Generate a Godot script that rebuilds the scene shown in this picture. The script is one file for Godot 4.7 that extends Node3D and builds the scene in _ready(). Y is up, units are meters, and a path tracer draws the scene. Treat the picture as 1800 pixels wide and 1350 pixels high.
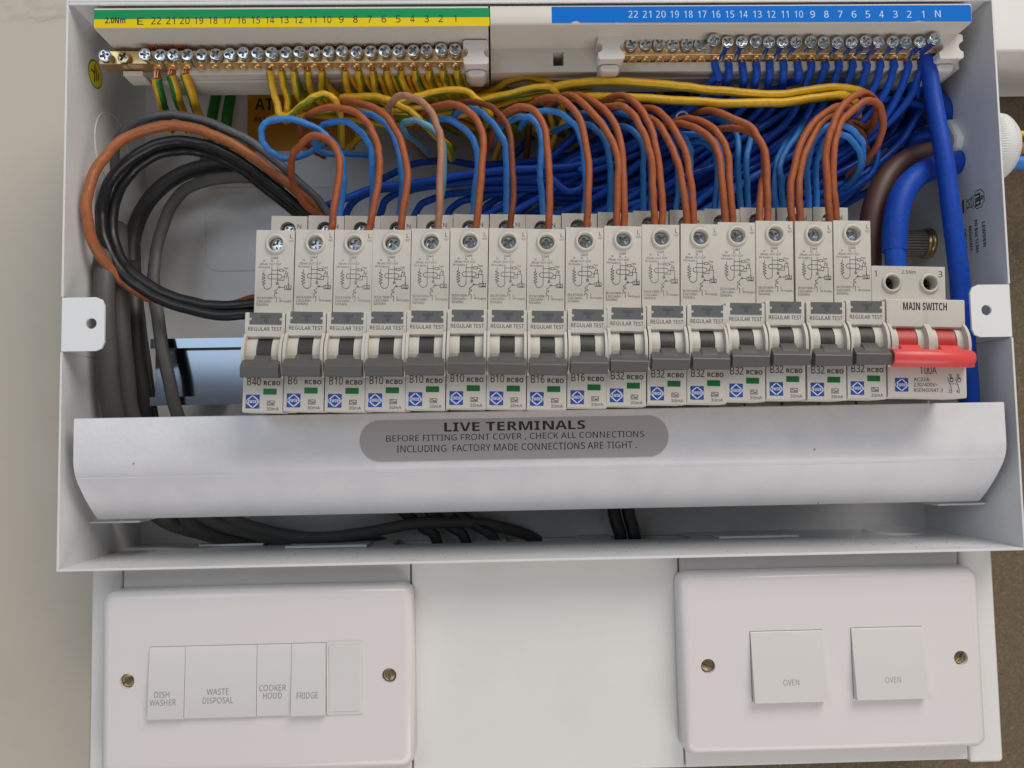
extends Node3D
# An open distribution board on a wall, over a run of trunking with two switch plates. Lengths are written in millimetres from the
# inner bottom left back corner of the metal box (x right, y up, z towards the viewer) and shrunk to metres when meshes are made.

const MM := 0.001
const CAM := Vector3(202.55, 58.17, 465.0)
const LENS := 1400.0
var lens_turn := Basis(Vector3.UP, -0.02474) * Basis(Vector3.RIGHT, 0.06429) * Basis(Vector3.BACK, -0.018586)
var rng := RandomNumberGenerator.new()
var M := {}
var used := {}
var letters := {}
var wobble := noise(0.045, 2, FastNoiseLite.TYPE_SIMPLEX, 77)


# ---------------------------------------------------------------- mesh collector
class Maker:
	var v := PackedVector3Array()
	var n := PackedVector3Array()
	var c := PackedColorArray()
	var col := Color.WHITE
	var tinted := false

	func tri(a: Vector3, b: Vector3, d: Vector3, na: Vector3, nb: Vector3, nd: Vector3) -> void:
		var f := (b - a).cross(d - a)
		if f.length_squared() < 1e-14:
			return
		if f.dot(na + nb + nd) > 0.0:
			var t := b; b = d; d = t
			t = nb; nb = nd; nd = t
		v.append(a); v.append(b); v.append(d)
		n.append(na); n.append(nb); n.append(nd)
		if tinted:
			c.append(col); c.append(col); c.append(col)

	func quad(a: Vector3, b: Vector3, d: Vector3, e: Vector3, nn: Vector3) -> void:
		tri(a, b, d, nn, nn, nn)
		tri(a, d, e, nn, nn, nn)

	func quad4(a: Vector3, b: Vector3, d: Vector3, e: Vector3, na: Vector3, nb: Vector3, nd: Vector3, ne: Vector3) -> void:
		tri(a, b, d, na, nb, nd)
		tri(a, d, e, na, nd, ne)

	# a box with rounded-looking chamfers
	func box(lo: Vector3, hi: Vector3, r := 0.4) -> void:
		r = minf(r, minf(hi.x - lo.x, minf(hi.y - lo.y, hi.z - lo.z)) * 0.45)
		var p := {}
		for sx in [0, 1]:
			for sy in [0, 1]:
				for sz in [0, 1]:
					var q := Vector3(hi.x if sx else lo.x, hi.y if sy else lo.y, hi.z if sz else lo.z)
					var d := Vector3(-1 if sx else 1, -1 if sy else 1, -1 if sz else 1) * r
					p[[sx, sy, sz]] = [q + Vector3(0, d.y, d.z), q + Vector3(d.x, 0, d.z), q + Vector3(d.x, d.y, 0)]
		for s in [0, 1]:
			var g := 1.0 if s else -1.0
			quad(p[[s, 0, 0]][0], p[[s, 1, 0]][0], p[[s, 1, 1]][0], p[[s, 0, 1]][0], Vector3(g, 0, 0))
			quad(p[[0, s, 0]][1], p[[1, s, 0]][1], p[[1, s, 1]][1], p[[0, s, 1]][1], Vector3(0, g, 0))
			quad(p[[0, 0, s]][2], p[[1, 0, s]][2], p[[1, 1, s]][2], p[[0, 1, s]][2], Vector3(0, 0, g))
		for s in [0, 1]:
			for t in [0, 1]:
				var gs := 1.0 if s else -1.0
				var gt := 1.0 if t else -1.0
				quad4(p[[s, t, 0]][0], p[[s, t, 1]][0], p[[s, t, 1]][1], p[[s, t, 0]][1], Vector3(gs, 0, 0), Vector3(gs, 0, 0), Vector3(0, gt, 0), Vector3(0, gt, 0))
				quad4(p[[s, 0, t]][0], p[[s, 1, t]][0], p[[s, 1, t]][2], p[[s, 0, t]][2], Vector3(gs, 0, 0), Vector3(gs, 0, 0), Vector3(0, 0, gt), Vector3(0, 0, gt))
				quad4(p[[0, s, t]][1], p[[1, s, t]][1], p[[1, s, t]][2], p[[0, s, t]][2], Vector3(0, gs, 0), Vector3(0, gs, 0), Vector3(0, 0, gt), Vector3(0, 0, gt))
		for k in p:
			tri(p[k][0], p[k][1], p[k][2], Vector3(k[0] * 2 - 1, 0, 0), Vector3(0, k[1] * 2 - 1, 0), Vector3(0, 0, k[2] * 2 - 1))

	# a closed outline (u, w) swept between two values along an axis: 0 = x (outline is y, z), 1 = y (x, z), 2 = z (x, y)
	func sweep(outline: PackedVector2Array, axis: int, a: float, b: float, smooth := 0.0, open := false, caps := true) -> void:
		var at := func(q: Vector2, t: float) -> Vector3:
			return Vector3(t, q.x, q.y) if axis == 0 else Vector3(q.x, t, q.y) if axis == 1 else Vector3(q.x, q.y, t)
		var m := outline.size()
		var sign_ := 1.0
		if not open and Geometry2D.is_polygon_clockwise(outline):
			sign_ = -1.0
		var en: Array[Vector2] = []
		for i in m:
			var d := (outline[(i + 1) % m] - outline[i]).normalized()
			en.append(Vector2(d.y, -d.x) * sign_)
		for i in (m - 1 if open else m):
			var j := (i + 1) % m
			var prev := en[(i + m - 1) % m]
			var nxt := en[j]
			var n0 := en[i]
			var n1 := en[i]
			if smooth > 0.0:
				if (not open or i > 0) and prev.dot(en[i]) > smooth:
					n0 = (prev + en[i]).normalized()
				if (not open or i < m - 2) and nxt.dot(en[i]) > smooth:
					n1 = (nxt + en[i]).normalized()
			var z0: Vector3 = at.call(n0, 0.0)
			var z1: Vector3 = at.call(n1, 0.0)
			quad4(at.call(outline[i], a), at.call(outline[j], a), at.call(outline[j], b), at.call(outline[i], b), z0, z1, z1, z0)
		if caps and not open:
			var ids := Geometry2D.triangulate_polygon(outline)
			for e in [[a, -1.0], [b, 1.0]]:
				var nn: Vector3 = (Vector3.RIGHT if axis == 0 else Vector3.UP if axis == 1 else Vector3.BACK) * (e[1] if a < b else -e[1])
				for i in range(0, ids.size(), 3):
					tri(at.call(outline[ids[i]], e[0]), at.call(outline[ids[i + 1]], e[0]), at.call(outline[ids[i + 2]], e[0]), nn, nn, nn)

	# turned shape: profile of (distance along axis, radius)
	func lathe(profile: PackedVector2Array, base: Vector3, axis: Vector3, sides := 24, smooth := 0.75) -> void:
		axis = axis.normalized()
		var u := axis.cross(Vector3.UP if absf(axis.y) < 0.9 else Vector3.RIGHT).normalized()
		var w := axis.cross(u)
		var m := profile.size()
		var en: Array[Vector2] = []
		for i in m - 1:
			var d := (profile[i + 1] - profile[i]).normalized()
			en.append(Vector2(-d.y, d.x))
		for i in m - 1:
			var n0 := en[i]
			var n1 := en[i]
			if i > 0 and en[i - 1].dot(en[i]) > smooth:
				n0 = (en[i - 1] + en[i]).normalized()
			if i < m - 2 and en[i + 1].dot(en[i]) > smooth:
				n1 = (en[i + 1] + en[i]).normalized()
			for k in sides:
				var r0 := u * cos(TAU * k / sides) + w * sin(TAU * k / sides)
				var r1 := u * cos(TAU * (k + 1) / sides) + w * sin(TAU * (k + 1) / sides)
				var p := profile[i]
				var q := profile[i + 1]
				quad4(base + axis * p.x + r0 * p.y, base + axis * q.x + r0 * q.y, base + axis * q.x + r1 * q.y, base + axis * p.x + r1 * p.y,
					axis * n0.x + r0 * n0.y, axis * n1.x + r0 * n1.y, axis * n1.x + r1 * n1.y, axis * n0.x + r1 * n0.y)

	# a flat rectangle facing +z with a round hole, and the wall of the hole going back by depth
	func holed(lo: Vector2, hi: Vector2, z: float, at: Vector2, r: float, depth: float, wall := true) -> void:
		var angles: Array[float] = []
		for k in 32:
			angles.append(TAU * k / 32.0)
		for q in [lo, hi, Vector2(lo.x, hi.y), Vector2(hi.x, lo.y)]:
			angles.append(fposmod((q - at).angle(), TAU))
		angles.sort()
		for k in angles.size():
			var d0 := Vector2.from_angle(angles[k])
			var d1 := Vector2.from_angle(angles[(k + 1) % angles.size()])
			var o: Array[Vector2] = []
			for d in [d0, d1]:
				var t := 1e9
				if absf(d.x) > 1e-6:
					t = minf(t, ((hi.x if d.x > 0 else lo.x) - at.x) / d.x)
				if absf(d.y) > 1e-6:
					t = minf(t, ((hi.y if d.y > 0 else lo.y) - at.y) / d.y)
				o.append(at + d * t)
			var i0 := at + d0 * r
			var i1 := at + d1 * r
			quad(Vector3(i0.x, i0.y, z), Vector3(o[0].x, o[0].y, z), Vector3(o[1].x, o[1].y, z), Vector3(i1.x, i1.y, z), Vector3.BACK)
			if wall:
				quad4(Vector3(i0.x, i0.y, z), Vector3(i1.x, i1.y, z), Vector3(i1.x, i1.y, z - depth), Vector3(i0.x, i0.y, z - depth),
					Vector3(-d0.x, -d0.y, 0), Vector3(-d1.x, -d1.y, 0), Vector3(-d1.x, -d1.y, 0), Vector3(-d0.x, -d0.y, 0))

	# line work printed on a plane: each stroke a thin strip
	func strokes(pts: Array, o: Vector3, ux: Vector3, uy: Vector3, w: float) -> void:
		var nn := ux.cross(uy)
		for i in range(pts.size() - 1):
			var a: Vector2 = pts[i]
			var b: Vector2 = pts[i + 1]
			var d := (b - a).normalized() * w * 0.5
			var s := Vector2(-d.y, d.x)
			var q := [a - d + s, b + d + s, b + d - s, a - d - s]
			quad(o + ux * q[0].x + uy * q[0].y, o + ux * q[1].x + uy * q[1].y, o + ux * q[2].x + uy * q[2].y, o + ux * q[3].x + uy * q[3].y, nn)

	func tube(p: PackedVector3Array, r0: float, r1: float, sides := 10, stripe := 0, c1 := Color.WHITE, c2 := Color.WHITE, face := Vector3.ZERO, flat := 1.0) -> void:
		var m := p.size()
		var t0 := (p[1] - p[0]).normalized()
		var u := t0.cross(Vector3.BACK)
		if u.length() < 0.2:
			u = t0.cross(Vector3.UP)
		u = u.normalized()
		var rings: Array[PackedVector3Array] = []
		var norms: Array[PackedVector3Array] = []
		for i in m:
			var t := (p[mini(i + 1, m - 1)] - p[maxi(i - 1, 0)]).normalized()
			if face != Vector3.ZERO:
				var g := face - t * face.dot(t)
				if g.length() > 0.25:
					u = u.slerp(g.normalized(), 0.35).normalized() if i > 0 and u.angle_to(g.normalized()) > 0.01 and u.angle_to(g.normalized()) < 3.0 else g.normalized()
			u = (u - t * u.dot(t)).normalized()
			var w := t.cross(u)
			var ring := PackedVector3Array()
			var nr := PackedVector3Array()
			var r := lerpf(r0, r1, float(i) / (m - 1))
			for k in sides:
				var a := TAU * (k - stripe * 0.5) / sides
				var e := u * cos(a) + w * sin(a)
				nr.append((u * cos(a) + w * sin(a) / flat).normalized())
				ring.append(p[i] + (u * cos(a) + w * sin(a) * flat) * r)
			rings.append(ring)
			norms.append(nr)
		tinted = tinted or stripe > 0
		for i in m - 1:
			for k in sides:
				var j := (k + 1) % sides
				if tinted:
					col = c2 if k < stripe else c1
				quad4(rings[i][k], rings[i + 1][k], rings[i + 1][j], rings[i][j], norms[i][k], norms[i + 1][k], norms[i + 1][j], norms[i][j])
		for e in [[0, 1], [m - 1, m - 2]]:
			var nn: Vector3 = (p[e[0]] - p[e[1]]).normalized()
			for k in sides:
				tri(p[e[0]], rings[e[0]][k], rings[e[0]][(k + 1) % sides], nn, nn, nn)


# ---------------------------------------------------------------- scene helpers
func mesh_of(b: Maker, base: Vector3) -> ArrayMesh:
	var v := b.v
	for i in v.size():
		v[i] = (v[i] - base) * MM
	var arr := []
	arr.resize(Mesh.ARRAY_MAX)
	arr[Mesh.ARRAY_VERTEX] = v
	arr[Mesh.ARRAY_NORMAL] = b.n
	if b.tinted:
		arr[Mesh.ARRAY_COLOR] = b.c
	var m := ArrayMesh.new()
	m.add_surface_from_arrays(Mesh.PRIMITIVE_TRIANGLES, arr)
	return m


func numbered(called: String) -> String:
	if not used.has(called):
		used[called] = 0
		return called
	used[called] += 1
	return "%s_%03d" % [called, used[called]]


func tag(o: Node3D, label := "", category := "", group := "", kind := "") -> Node3D:
	if label: o.set_meta("label", label)
	if category: o.set_meta("category", category)
	if group: o.set_meta("group", group)
	if kind: o.set_meta("kind", kind)
	return o


var bases := {}
func thing(called: String, label: String, category: String, base: Vector3, group := "") -> Node3D:
	var o := Node3D.new()
	o.name = numbered(called)
	add_child(o, true)
	o.position = base * MM
	bases[o] = base
	tag(o, label, category, group)
	return o


# one mesh, top level (root null) or a part of root
func obj(called: String, b: Maker, m: Material, root: Node3D = null, base := Vector3.ZERO) -> MeshInstance3D:
	var o := MeshInstance3D.new()
	if root == null:
		o.name = numbered(called)
		add_child(o, true)
		o.position = base * MM
		bases[o] = base
	else:
		var kin := 0
		for ch in root.get_children():
			if ch.name == called or ch.name.begins_with(called + "_0") or ch.name.begins_with(called + "_1"):
				kin += 1
		o.name = called if kin == 0 else "%s_%03d" % [called, kin]
		root.add_child(o, true)
		base = bases[root]
		bases[o] = base
	o.mesh = mesh_of(b, base)
	o.material_override = m
	return o


func copy_part(o: MeshInstance3D, called: String, root: Node3D, shift: Vector3, turn := 0.0, pivot := Vector3.ZERO) -> MeshInstance3D:
	var d: MeshInstance3D = o.duplicate()
	var kin := 0
	for ch in root.get_children():
		if ch.name == called or ch.name.begins_with(called + "_0") or ch.name.begins_with(called + "_1"):
			kin += 1
	d.name = called if kin == 0 else "%s_%03d" % [called, kin]
	root.add_child(d, true)
	var p: Vector3 = (pivot - bases[root]) * MM
	d.transform = Transform3D(Basis(), shift * MM + p) * Transform3D(Basis(Vector3.BACK, turn), Vector3.ZERO) * Transform3D(Basis(), -p)
	bases[d] = bases[root]
	return d


# the point at height z over the back of the box that the photograph shows at (px, py)
func P(px: float, py: float, z: float) -> Vector3:
	var d := lens_turn * Vector3((px - 900.0) / LENS, (675.0 - py) / LENS, -1.0)
	return CAM + d * ((z - CAM.z) / d.z)


func lin(r: float, g: float, b: float) -> Color:
	return Color(r, g, b).linear_to_srgb()


func mat(called: String, color: Color, rough := 0.5, metal := 0.0, spec := 0.5) -> StandardMaterial3D:
	var m := StandardMaterial3D.new()
	m.resource_name = called
	m.albedo_color = color
	m.roughness = rough
	m.metallic = metal
	m.metallic_specular = spec
	M[called] = m
	return m


func noise(freq: float, octaves := 4, kind := FastNoiseLite.TYPE_SIMPLEX, s := 1) -> FastNoiseLite:
	var f := FastNoiseLite.new()
	f.noise_type = kind
	f.frequency = freq
	f.fractal_octaves = octaves
	f.seed = s
	return f


func noise_map(f: FastNoiseLite, ramp: Array, size := 512) -> NoiseTexture2D:
	var t := NoiseTexture2D.new()
	t.width = size
	t.height = size
	t.seamless = true
	t.noise = f
	if ramp:
		var g := Gradient.new()
		g.offsets = PackedFloat32Array(ramp.map(func(e): return e[0]))
		g.colors = PackedColorArray(ramp.map(func(e): return e[1]))
		t.color_ramp = g
	return t


func triplanar(m: StandardMaterial3D, t: Texture2D, scale: float) -> void:
	m.albedo_texture = t
	m.uv1_triplanar = true
	m.uv1_world_triplanar = true
	m.uv1_scale = Vector3.ONE * scale


func grain(m: StandardMaterial3D, f: FastNoiseLite, strength: float) -> void:
	var t := noise_map(f, [])
	t.as_normal_map = true
	t.bump_strength = 4.0
	m.normal_enabled = true
	m.normal_texture = t
	m.normal_scale = strength


func spline(pts: PackedVector3Array, per := 11) -> PackedVector3Array:
	var t := PackedFloat32Array([0.0])
	for i in range(1, pts.size()):
		t.append(t[i - 1] + sqrt(maxf(pts[i].distance_to(pts[i - 1]), 0.01)))
	var tan_ := PackedVector3Array()
	for i in pts.size():
		var a := maxi(i - 1, 0)
		var b := mini(i + 1, pts.size() - 1)
		tan_.append((pts[b] - pts[a]) / (t[b] - t[a]))
	var out := PackedVector3Array()
	for i in pts.size() - 1:
		var h := t[i + 1] - t[i]
		for k in per:
			var s := float(k) / per
			var s2 := s * s
			var s3 := s2 * s
			out.append(pts[i] * (2 * s3 - 3 * s2 + 1) + tan_[i] * h * (s3 - 2 * s2 + s) + pts[i + 1] * (-2 * s3 + 3 * s2) + tan_[i + 1] * h * (s3 - s2))
	out.append(pts[-1])
	return out


# a wire through [px, py, height] triples
func path(list: Array) -> PackedVector3Array:
	var p := PackedVector3Array()
	for i in range(0, list.size(), 3):
		p.append(P(list[i], list[i + 1], list[i + 2]))
	return p


func wire(called: String, label: String, group: String, m: Material, r: float, pts: PackedVector3Array, r1 := -1.0, stripe := false, flat := 1.0, face := Vector3.ZERO, wide := 4) -> MeshInstance3D:
	var b := Maker.new()
	var s := spline(pts)
	var seed_ := rng.randf() * 900.0
	for i in range(2, s.size() - 2):
		s[i] += Vector3(wobble.get_noise_2d(i * 1.5, seed_), wobble.get_noise_2d(i * 1.5, seed_ + 40.0), wobble.get_noise_2d(i * 1.5, seed_ + 80.0)) * minf(0.38, 0.9 / r)
	if stripe:
		b.tinted = true
		if face == Vector3.ZERO:
			face = Vector3(0.8 if rng.randf() < 0.6 else -0.8, -0.75, rng.randf_range(-0.35, 0.30))
		b.tube(s, r, r if r1 < 0 else r1, 14, 3 if wide == 4 else wide, Color(0.86, 0.48, 0.008), Color(0.24, 0.30, 0.012) if wide == 4 else Color(0.02, 0.20, 0.03), face)
	else:
		b.tube(s, r, r if r1 < 0 else r1, 12, 0, Color.WHITE, Color.WHITE, Vector3.ZERO, flat)
	var o := obj(called, b, m, null, pts[0])
	tag(o, label, "wire" if "wire" in called else "cable", group)
	return o


# lettering: s fitted into w by h with its lower left corner at o, written along ux with its top towards uy
func txt(b: Maker, s: String, o: Vector3, w: float, h: float, ux := Vector3.RIGHT, uy := Vector3.UP, bold := false, serif := false) -> void:
	var key := s + ("|b" if bold else "")
	if not letters.has(key):
		var f := SystemFont.new()
		f.font_names = PackedStringArray(["Droid Sans"])
		f.font_weight = 700 if bold else 400
		var tm := TextMesh.new()
		tm.font = f
		tm.text = s
		tm.font_size = 32
		tm.pixel_size = 0.05
		tm.depth = 0.0
		tm.curve_step = 3.0
		var a := tm.surface_get_arrays(0)
		var vv: PackedVector3Array = a[Mesh.ARRAY_VERTEX]
		var ix = a[Mesh.ARRAY_INDEX]
		var flat := PackedVector2Array()
		var lo := Vector2(1e9, 1e9)
		var hi := -lo
		for q in vv:
			lo = lo.min(Vector2(q.x, q.y))
			hi = hi.max(Vector2(q.x, q.y))
		if ix == null or ix.size() == 0:
			ix = range(vv.size())
		for i in ix:
			flat.append((Vector2(vv[i].x, vv[i].y) - lo) / (hi - lo))
		letters[key] = flat
	var fl: PackedVector2Array = letters[key]
	var nn := ux.cross(uy)
	for i in range(0, fl.size() - 2, 3):
		b.tri(o + ux * fl[i].x * w + uy * fl[i].y * h, o + ux * fl[i + 1].x * w + uy * fl[i + 1].y * h, o + ux * fl[i + 2].x * w + uy * fl[i + 2].y * h, nn, nn, nn)


func sheet(b: Maker, lo: Vector2, hi: Vector2, z: float) -> void:
	b.quad(Vector3(lo.x, lo.y, z), Vector3(hi.x, lo.y, z), Vector3(hi.x, hi.y, z), Vector3(lo.x, hi.y, z), Vector3.BACK)


func arc(at: Vector2, r: float, a0: float, a1: float, steps: int) -> PackedVector2Array:
	var p := PackedVector2Array()
	for i in steps + 1:
		var a := deg_to_rad(lerpf(a0, a1, float(i) / steps))
		p.append(at + Vector2(cos(a), sin(a)) * r)
	return p


func round_rect(lo: Vector2, hi: Vector2, r: float, steps := 5) -> PackedVector2Array:
	var p := PackedVector2Array()
	p.append_array(arc(Vector2(hi.x - r, lo.y + r), r, -90, 0, steps))
	p.append_array(arc(Vector2(hi.x - r, hi.y - r), r, 0, 90, steps))
	p.append_array(arc(Vector2(lo.x + r, hi.y - r), r, 90, 180, steps))
	p.append_array(arc(Vector2(lo.x + r, lo.y + r), r, 180, 270, steps))
	return p


# a round screw head facing +z with a sunk driver slot: "cross", "plain" (single slot)
func screw_head(b: Maker, at: Vector3, r: float, h: float, slot: String, deep := 0.9, turn := 0.0) -> void:
	var sides := 56
	var half := 0.23 * r if slot == "cross" else 0.14 * r
	var arm := 0.74 * r if slot == "cross" else 0.93 * r
	var inner := PackedVector2Array()
	var outer := PackedVector2Array()
	for k in sides:
		var a := TAU * k / sides
		var c := absf(cos(a))
		var s := absf(sin(a))
		var q := 0.0
		if slot == "cross":
			q = maxf(minf(arm / maxf(c, s), half / maxf(minf(c, s), 1e-4)), 0.33 * r)
		else:
			q = minf(arm / maxf(c, 1e-4), half / maxf(s, 1e-4))
		inner.append(Vector2.from_angle(a + turn) * q)
		outer.append(Vector2.from_angle(a + turn) * r * 0.94)
	for k in sides:
		var j := (k + 1) % sides
		var i0 := at + Vector3(inner[k].x, inner[k].y, 0)
		var i1 := at + Vector3(inner[j].x, inner[j].y, 0)
		var o0 := at + Vector3(outer[k].x, outer[k].y, -0.08 * r)
		var o1 := at + Vector3(outer[j].x, outer[j].y, -0.08 * r)
		var e0 := at + Vector3(outer[k].x, outer[k].y, -1.6 * r) / 0.94 * Vector3(1, 1, 0) + Vector3(0, 0, at.z * 0) - at * 0
		e0 = Vector3(at.x + outer[k].x / 0.94, at.y + outer[k].y / 0.94, at.z - 0.2 * r)
		var e1 := Vector3(at.x + outer[j].x / 0.94, at.y + outer[j].y / 0.94, at.z - 0.2 * r)
		var f0 := Vector3(e0.x, e0.y, at.z - h)
		var f1 := Vector3(e1.x, e1.y, at.z - h)
		var r0 := Vector3(outer[k].x, outer[k].y, 0).normalized()
		var r1 := Vector3(outer[j].x, outer[j].y, 0).normalized()
		b.quad4(i0, o0, o1, i1, Vector3.BACK, (Vector3.BACK + r0 * 0.3).normalized(), (Vector3.BACK + r1 * 0.3).normalized(), Vector3.BACK)
		b.quad4(o0, e0, e1, o1, (Vector3.BACK + r0 * 0.4).normalized(), r0, r1, (Vector3.BACK + r1 * 0.4).normalized())
		b.quad4(e0, f0, f1, e1, r0, r0, r1, r1)
		var d := Vector3(0, 0, -deep)
		var mid := Vector3((inner[k] + inner[j]).x, (inner[k] + inner[j]).y, 0).normalized()
		b.quad(i0, i1, i1 + d - (i1 - at) * 0.25, i0 + d - (i0 - at) * 0.25, -mid)
		b.tri(at + d * 1.25, i0 + d - (i0 - at) * 0.25, i1 + d - (i1 - at) * 0.25, Vector3.BACK, Vector3.BACK, Vector3.BACK)


# ---------------------------------------------------------------- the scene
func _ready() -> void:
	rng.seed = 7
	var cam := Camera3D.new()
	cam.name = "camera"
	add_child(cam)
	cam.position = CAM * MM
	cam.basis = lens_turn
	cam.fov = rad_to_deg(2.0 * atan(675.0 / LENS))
	cam.near = 0.01
	cam.far = 20.0
	cam.current = true
	var env := Environment.new()
	env.background_mode = Environment.BG_COLOR
	env.background_color = lin(0.41, 0.405, 0.395)
	env.background_energy_multiplier = 0.17
	env.tonemap_mode = Environment.TONE_MAPPER_LINEAR
	env.tonemap_exposure = 1.72
	env.sdfgi_enabled = true
	env.ssao_enabled = true
	env.ssil_enabled = true
	var we := WorldEnvironment.new()
	we.name = "room_air"
	we.environment = env
	add_child(we)
	area_light("window_light", Vector3(0.80, 1.25, 0.92), Vector3(0.24, 0.06, 0.05), Vector2(1.0, 0.9), Color(1.0, 0.975, 0.94), 1.2)
	area_light("far_window_light", Vector3(-0.60, 0.66, 1.35), Vector3(0.2, 0.12, 0.05), Vector2(0.9, 0.9), Color(0.86, 0.93, 1.0), 0.38)
	area_light("low_window_light", Vector3(0.50, -0.95, 0.72), Vector3(0.22, 0.0, 0.05), Vector2(1.3, 0.7), Color(1.0, 0.97, 0.96), 0.52)

	materials()
	setting()
	enclosure()
	rail_and_bars()
	breakers()
	main_switch()
	cover()
	cables()
	earth_wires()
	neutral_wires()
	breaker_wires()
	outside_gland()
	trunking()
	switch_plates()
	dirt()


func area_light(called: String, at: Vector3, to: Vector3, size: Vector2, color: Color, energy: float) -> void:
	var l := AreaLight3D.new()
	l.name = called
	add_child(l)
	l.look_at_from_position(at, to, Vector3.UP)
	l.area_size = size
	l.area_normalize_energy = false
	l.light_color = color
	l.light_energy = energy
	l.shadow_enabled = true
	l.area_range = 6.0
	l.area_attenuation = 2.0


func materials() -> void:
	var w := mat("painted steel", Color.WHITE, 0.42)
	triplanar(w, noise_map(noise(0.012, 5), [[0.0, lin(0.70, 0.705, 0.715)], [0.45, lin(0.73, 0.735, 0.745)], [1.0, lin(0.75, 0.755, 0.76)]]), 4.0)
	grain(w, noise(0.2, 3, FastNoiseLite.TYPE_SIMPLEX, 5), 0.03)
	mat("steel edge", lin(0.80, 0.81, 0.82), 0.35)
	var c := mat("cover paint", Color.WHITE, 0.30)
	triplanar(c, noise_map(noise(0.015, 4, FastNoiseLite.TYPE_SIMPLEX, 9), [[0.0, lin(0.68, 0.68, 0.71)], [0.5, lin(0.73, 0.73, 0.755)], [1.0, lin(0.755, 0.755, 0.775)]]), 4.0)
	grain(c, noise(0.10, 3, FastNoiseLite.TYPE_SIMPLEX, 6), 0.05)
	var a := mat("breaker plastic", Color.WHITE, 0.48)
	triplanar(a, noise_map(noise(0.02, 4, FastNoiseLite.TYPE_SIMPLEX, 3), [[0.0, lin(0.585, 0.555, 0.495)], [0.5, lin(0.61, 0.58, 0.52)], [1.0, lin(0.625, 0.595, 0.535)]]), 6.0)
	grain(a, noise(0.25, 2, FastNoiseLite.TYPE_SIMPLEX, 8), 0.025)
	mat("clip plastic", lin(0.76, 0.72, 0.67), 0.4)
	mat("carrier plastic", lin(0.66, 0.63, 0.565), 0.45)
	mat("terminal dark", lin(0.05, 0.05, 0.05), 0.6)
	mat("lever grey", lin(0.105, 0.098, 0.098), 0.45)
	mat("barrel grey", lin(0.04, 0.038, 0.038), 0.5)
	mat("button grey", lin(0.115, 0.12, 0.125), 0.55)
	mat("button relief", lin(0.085, 0.09, 0.095), 0.55)
	mat("red lever", lin(0.80, 0.085, 0.085), 0.36)
	mat("red barrel", lin(0.50, 0.035, 0.03), 0.4)
	mat("indicator green", lin(0.015, 0.16, 0.035), 0.3)
	mat("print black", lin(0.02, 0.02, 0.022), 0.6)
	mat("print soft", lin(0.07, 0.07, 0.072), 0.6)
	mat("print faint", lin(0.16, 0.16, 0.16), 0.6)
	mat("print engraved", lin(0.33, 0.335, 0.35), 0.5)
	mat("print white", lin(0.75, 0.78, 0.8), 0.5)
	mat("print pale blue", lin(0.48, 0.68, 0.86), 0.5)
	mat("badge blue", lin(0.02, 0.07, 0.36), 0.5)
	mat("label green", lin(0.012, 0.29, 0.10), 0.6, 0.0, 0.25)
	mat("label yellow", lin(0.80, 0.60, 0.008), 0.6, 0.0, 0.25)
	mat("label blue", lin(0.0, 0.155, 0.62), 0.6, 0.0, 0.25)
	mat("label grey", lin(0.40, 0.385, 0.39), 0.45)
	mat("label orange", lin(0.62, 0.27, 0.01), 0.55)
	mat("zinc", lin(0.70, 0.74, 0.77), 0.24, 1.0)
	mat("zinc dull", lin(0.10, 0.105, 0.11), 0.45, 0.9)
	var br := mat("brass", lin(0.80, 0.56, 0.28), 0.29, 0.85)
	grain(br, noise(0.2, 2), 0.1)
	mat("old brass", lin(0.48, 0.36, 0.18), 0.3, 1.0)
	mat("screw brass", lin(0.56, 0.46, 0.30), 0.3, 1.0)
	mat("copper", lin(0.80, 0.36, 0.20), 0.3, 1.0)
	var rl := mat("rail steel", lin(0.27, 0.305, 0.36), 0.12, 1.0)
	grain(rl, noise(0.01, 2), 0.02)
	var e := mat("earth sleeve", Color.WHITE, 0.38)
	e.vertex_color_use_as_albedo = true
	mat("brown sleeve", lin(0.40, 0.112, 0.042), 0.46, 0.0, 0.32)
	mat("pale brown sleeve", lin(0.46, 0.22, 0.14), 0.46, 0.0, 0.32)
	mat("dark brown sleeve", lin(0.20, 0.058, 0.024), 0.46, 0.0, 0.32)
	mat("blue sleeve", lin(0.055, 0.25, 0.70), 0.4, 0.0, 0.35)
	mat("deep sky sleeve", lin(0.038, 0.19, 0.52), 0.42, 0.0, 0.35)
	mat("cyan sleeve", lin(0.14, 0.37, 0.50), 0.4)
	mat("royal sleeve", lin(0.014, 0.095, 0.56), 0.38, 0.0, 0.35)
	mat("royal dark sleeve", lin(0.014, 0.095, 0.56), 0.32, 0.0, 0.4)
	mat("royal mid sleeve", lin(0.028, 0.14, 0.62), 0.3, 0.0, 0.4)
	mat("tail blue", lin(0.012, 0.07, 0.46), 0.45, 0.0, 0.3)
	mat("tail brown", lin(0.075, 0.032, 0.024), 0.5)
	mat("grey core", lin(0.125, 0.13, 0.14), 0.45)
	mat("brown core", lin(0.40, 0.135, 0.052), 0.38, 0.0, 0.4)
	mat("black core", lin(0.014, 0.014, 0.016), 0.38)
	var mottle := noise_map(noise(0.03, 5, FastNoiseLite.TYPE_SIMPLEX, 44), [[0.0, Color(0.86, 0.86, 0.86)], [0.5, Color(0.95, 0.95, 0.95)], [1.0, Color.WHITE]])
	for k in ["brown sleeve", "pale brown sleeve", "dark brown sleeve", "blue sleeve", "deep sky sleeve", "cyan sleeve", "royal sleeve", "royal dark sleeve", "royal mid sleeve", "tail blue", "grey core", "brown core", "black core", "earth sleeve"]:
		triplanar(M[k], mottle, 14.0)
		M[k].roughness_texture = mottle
		M[k].roughness *= 1.08
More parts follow.
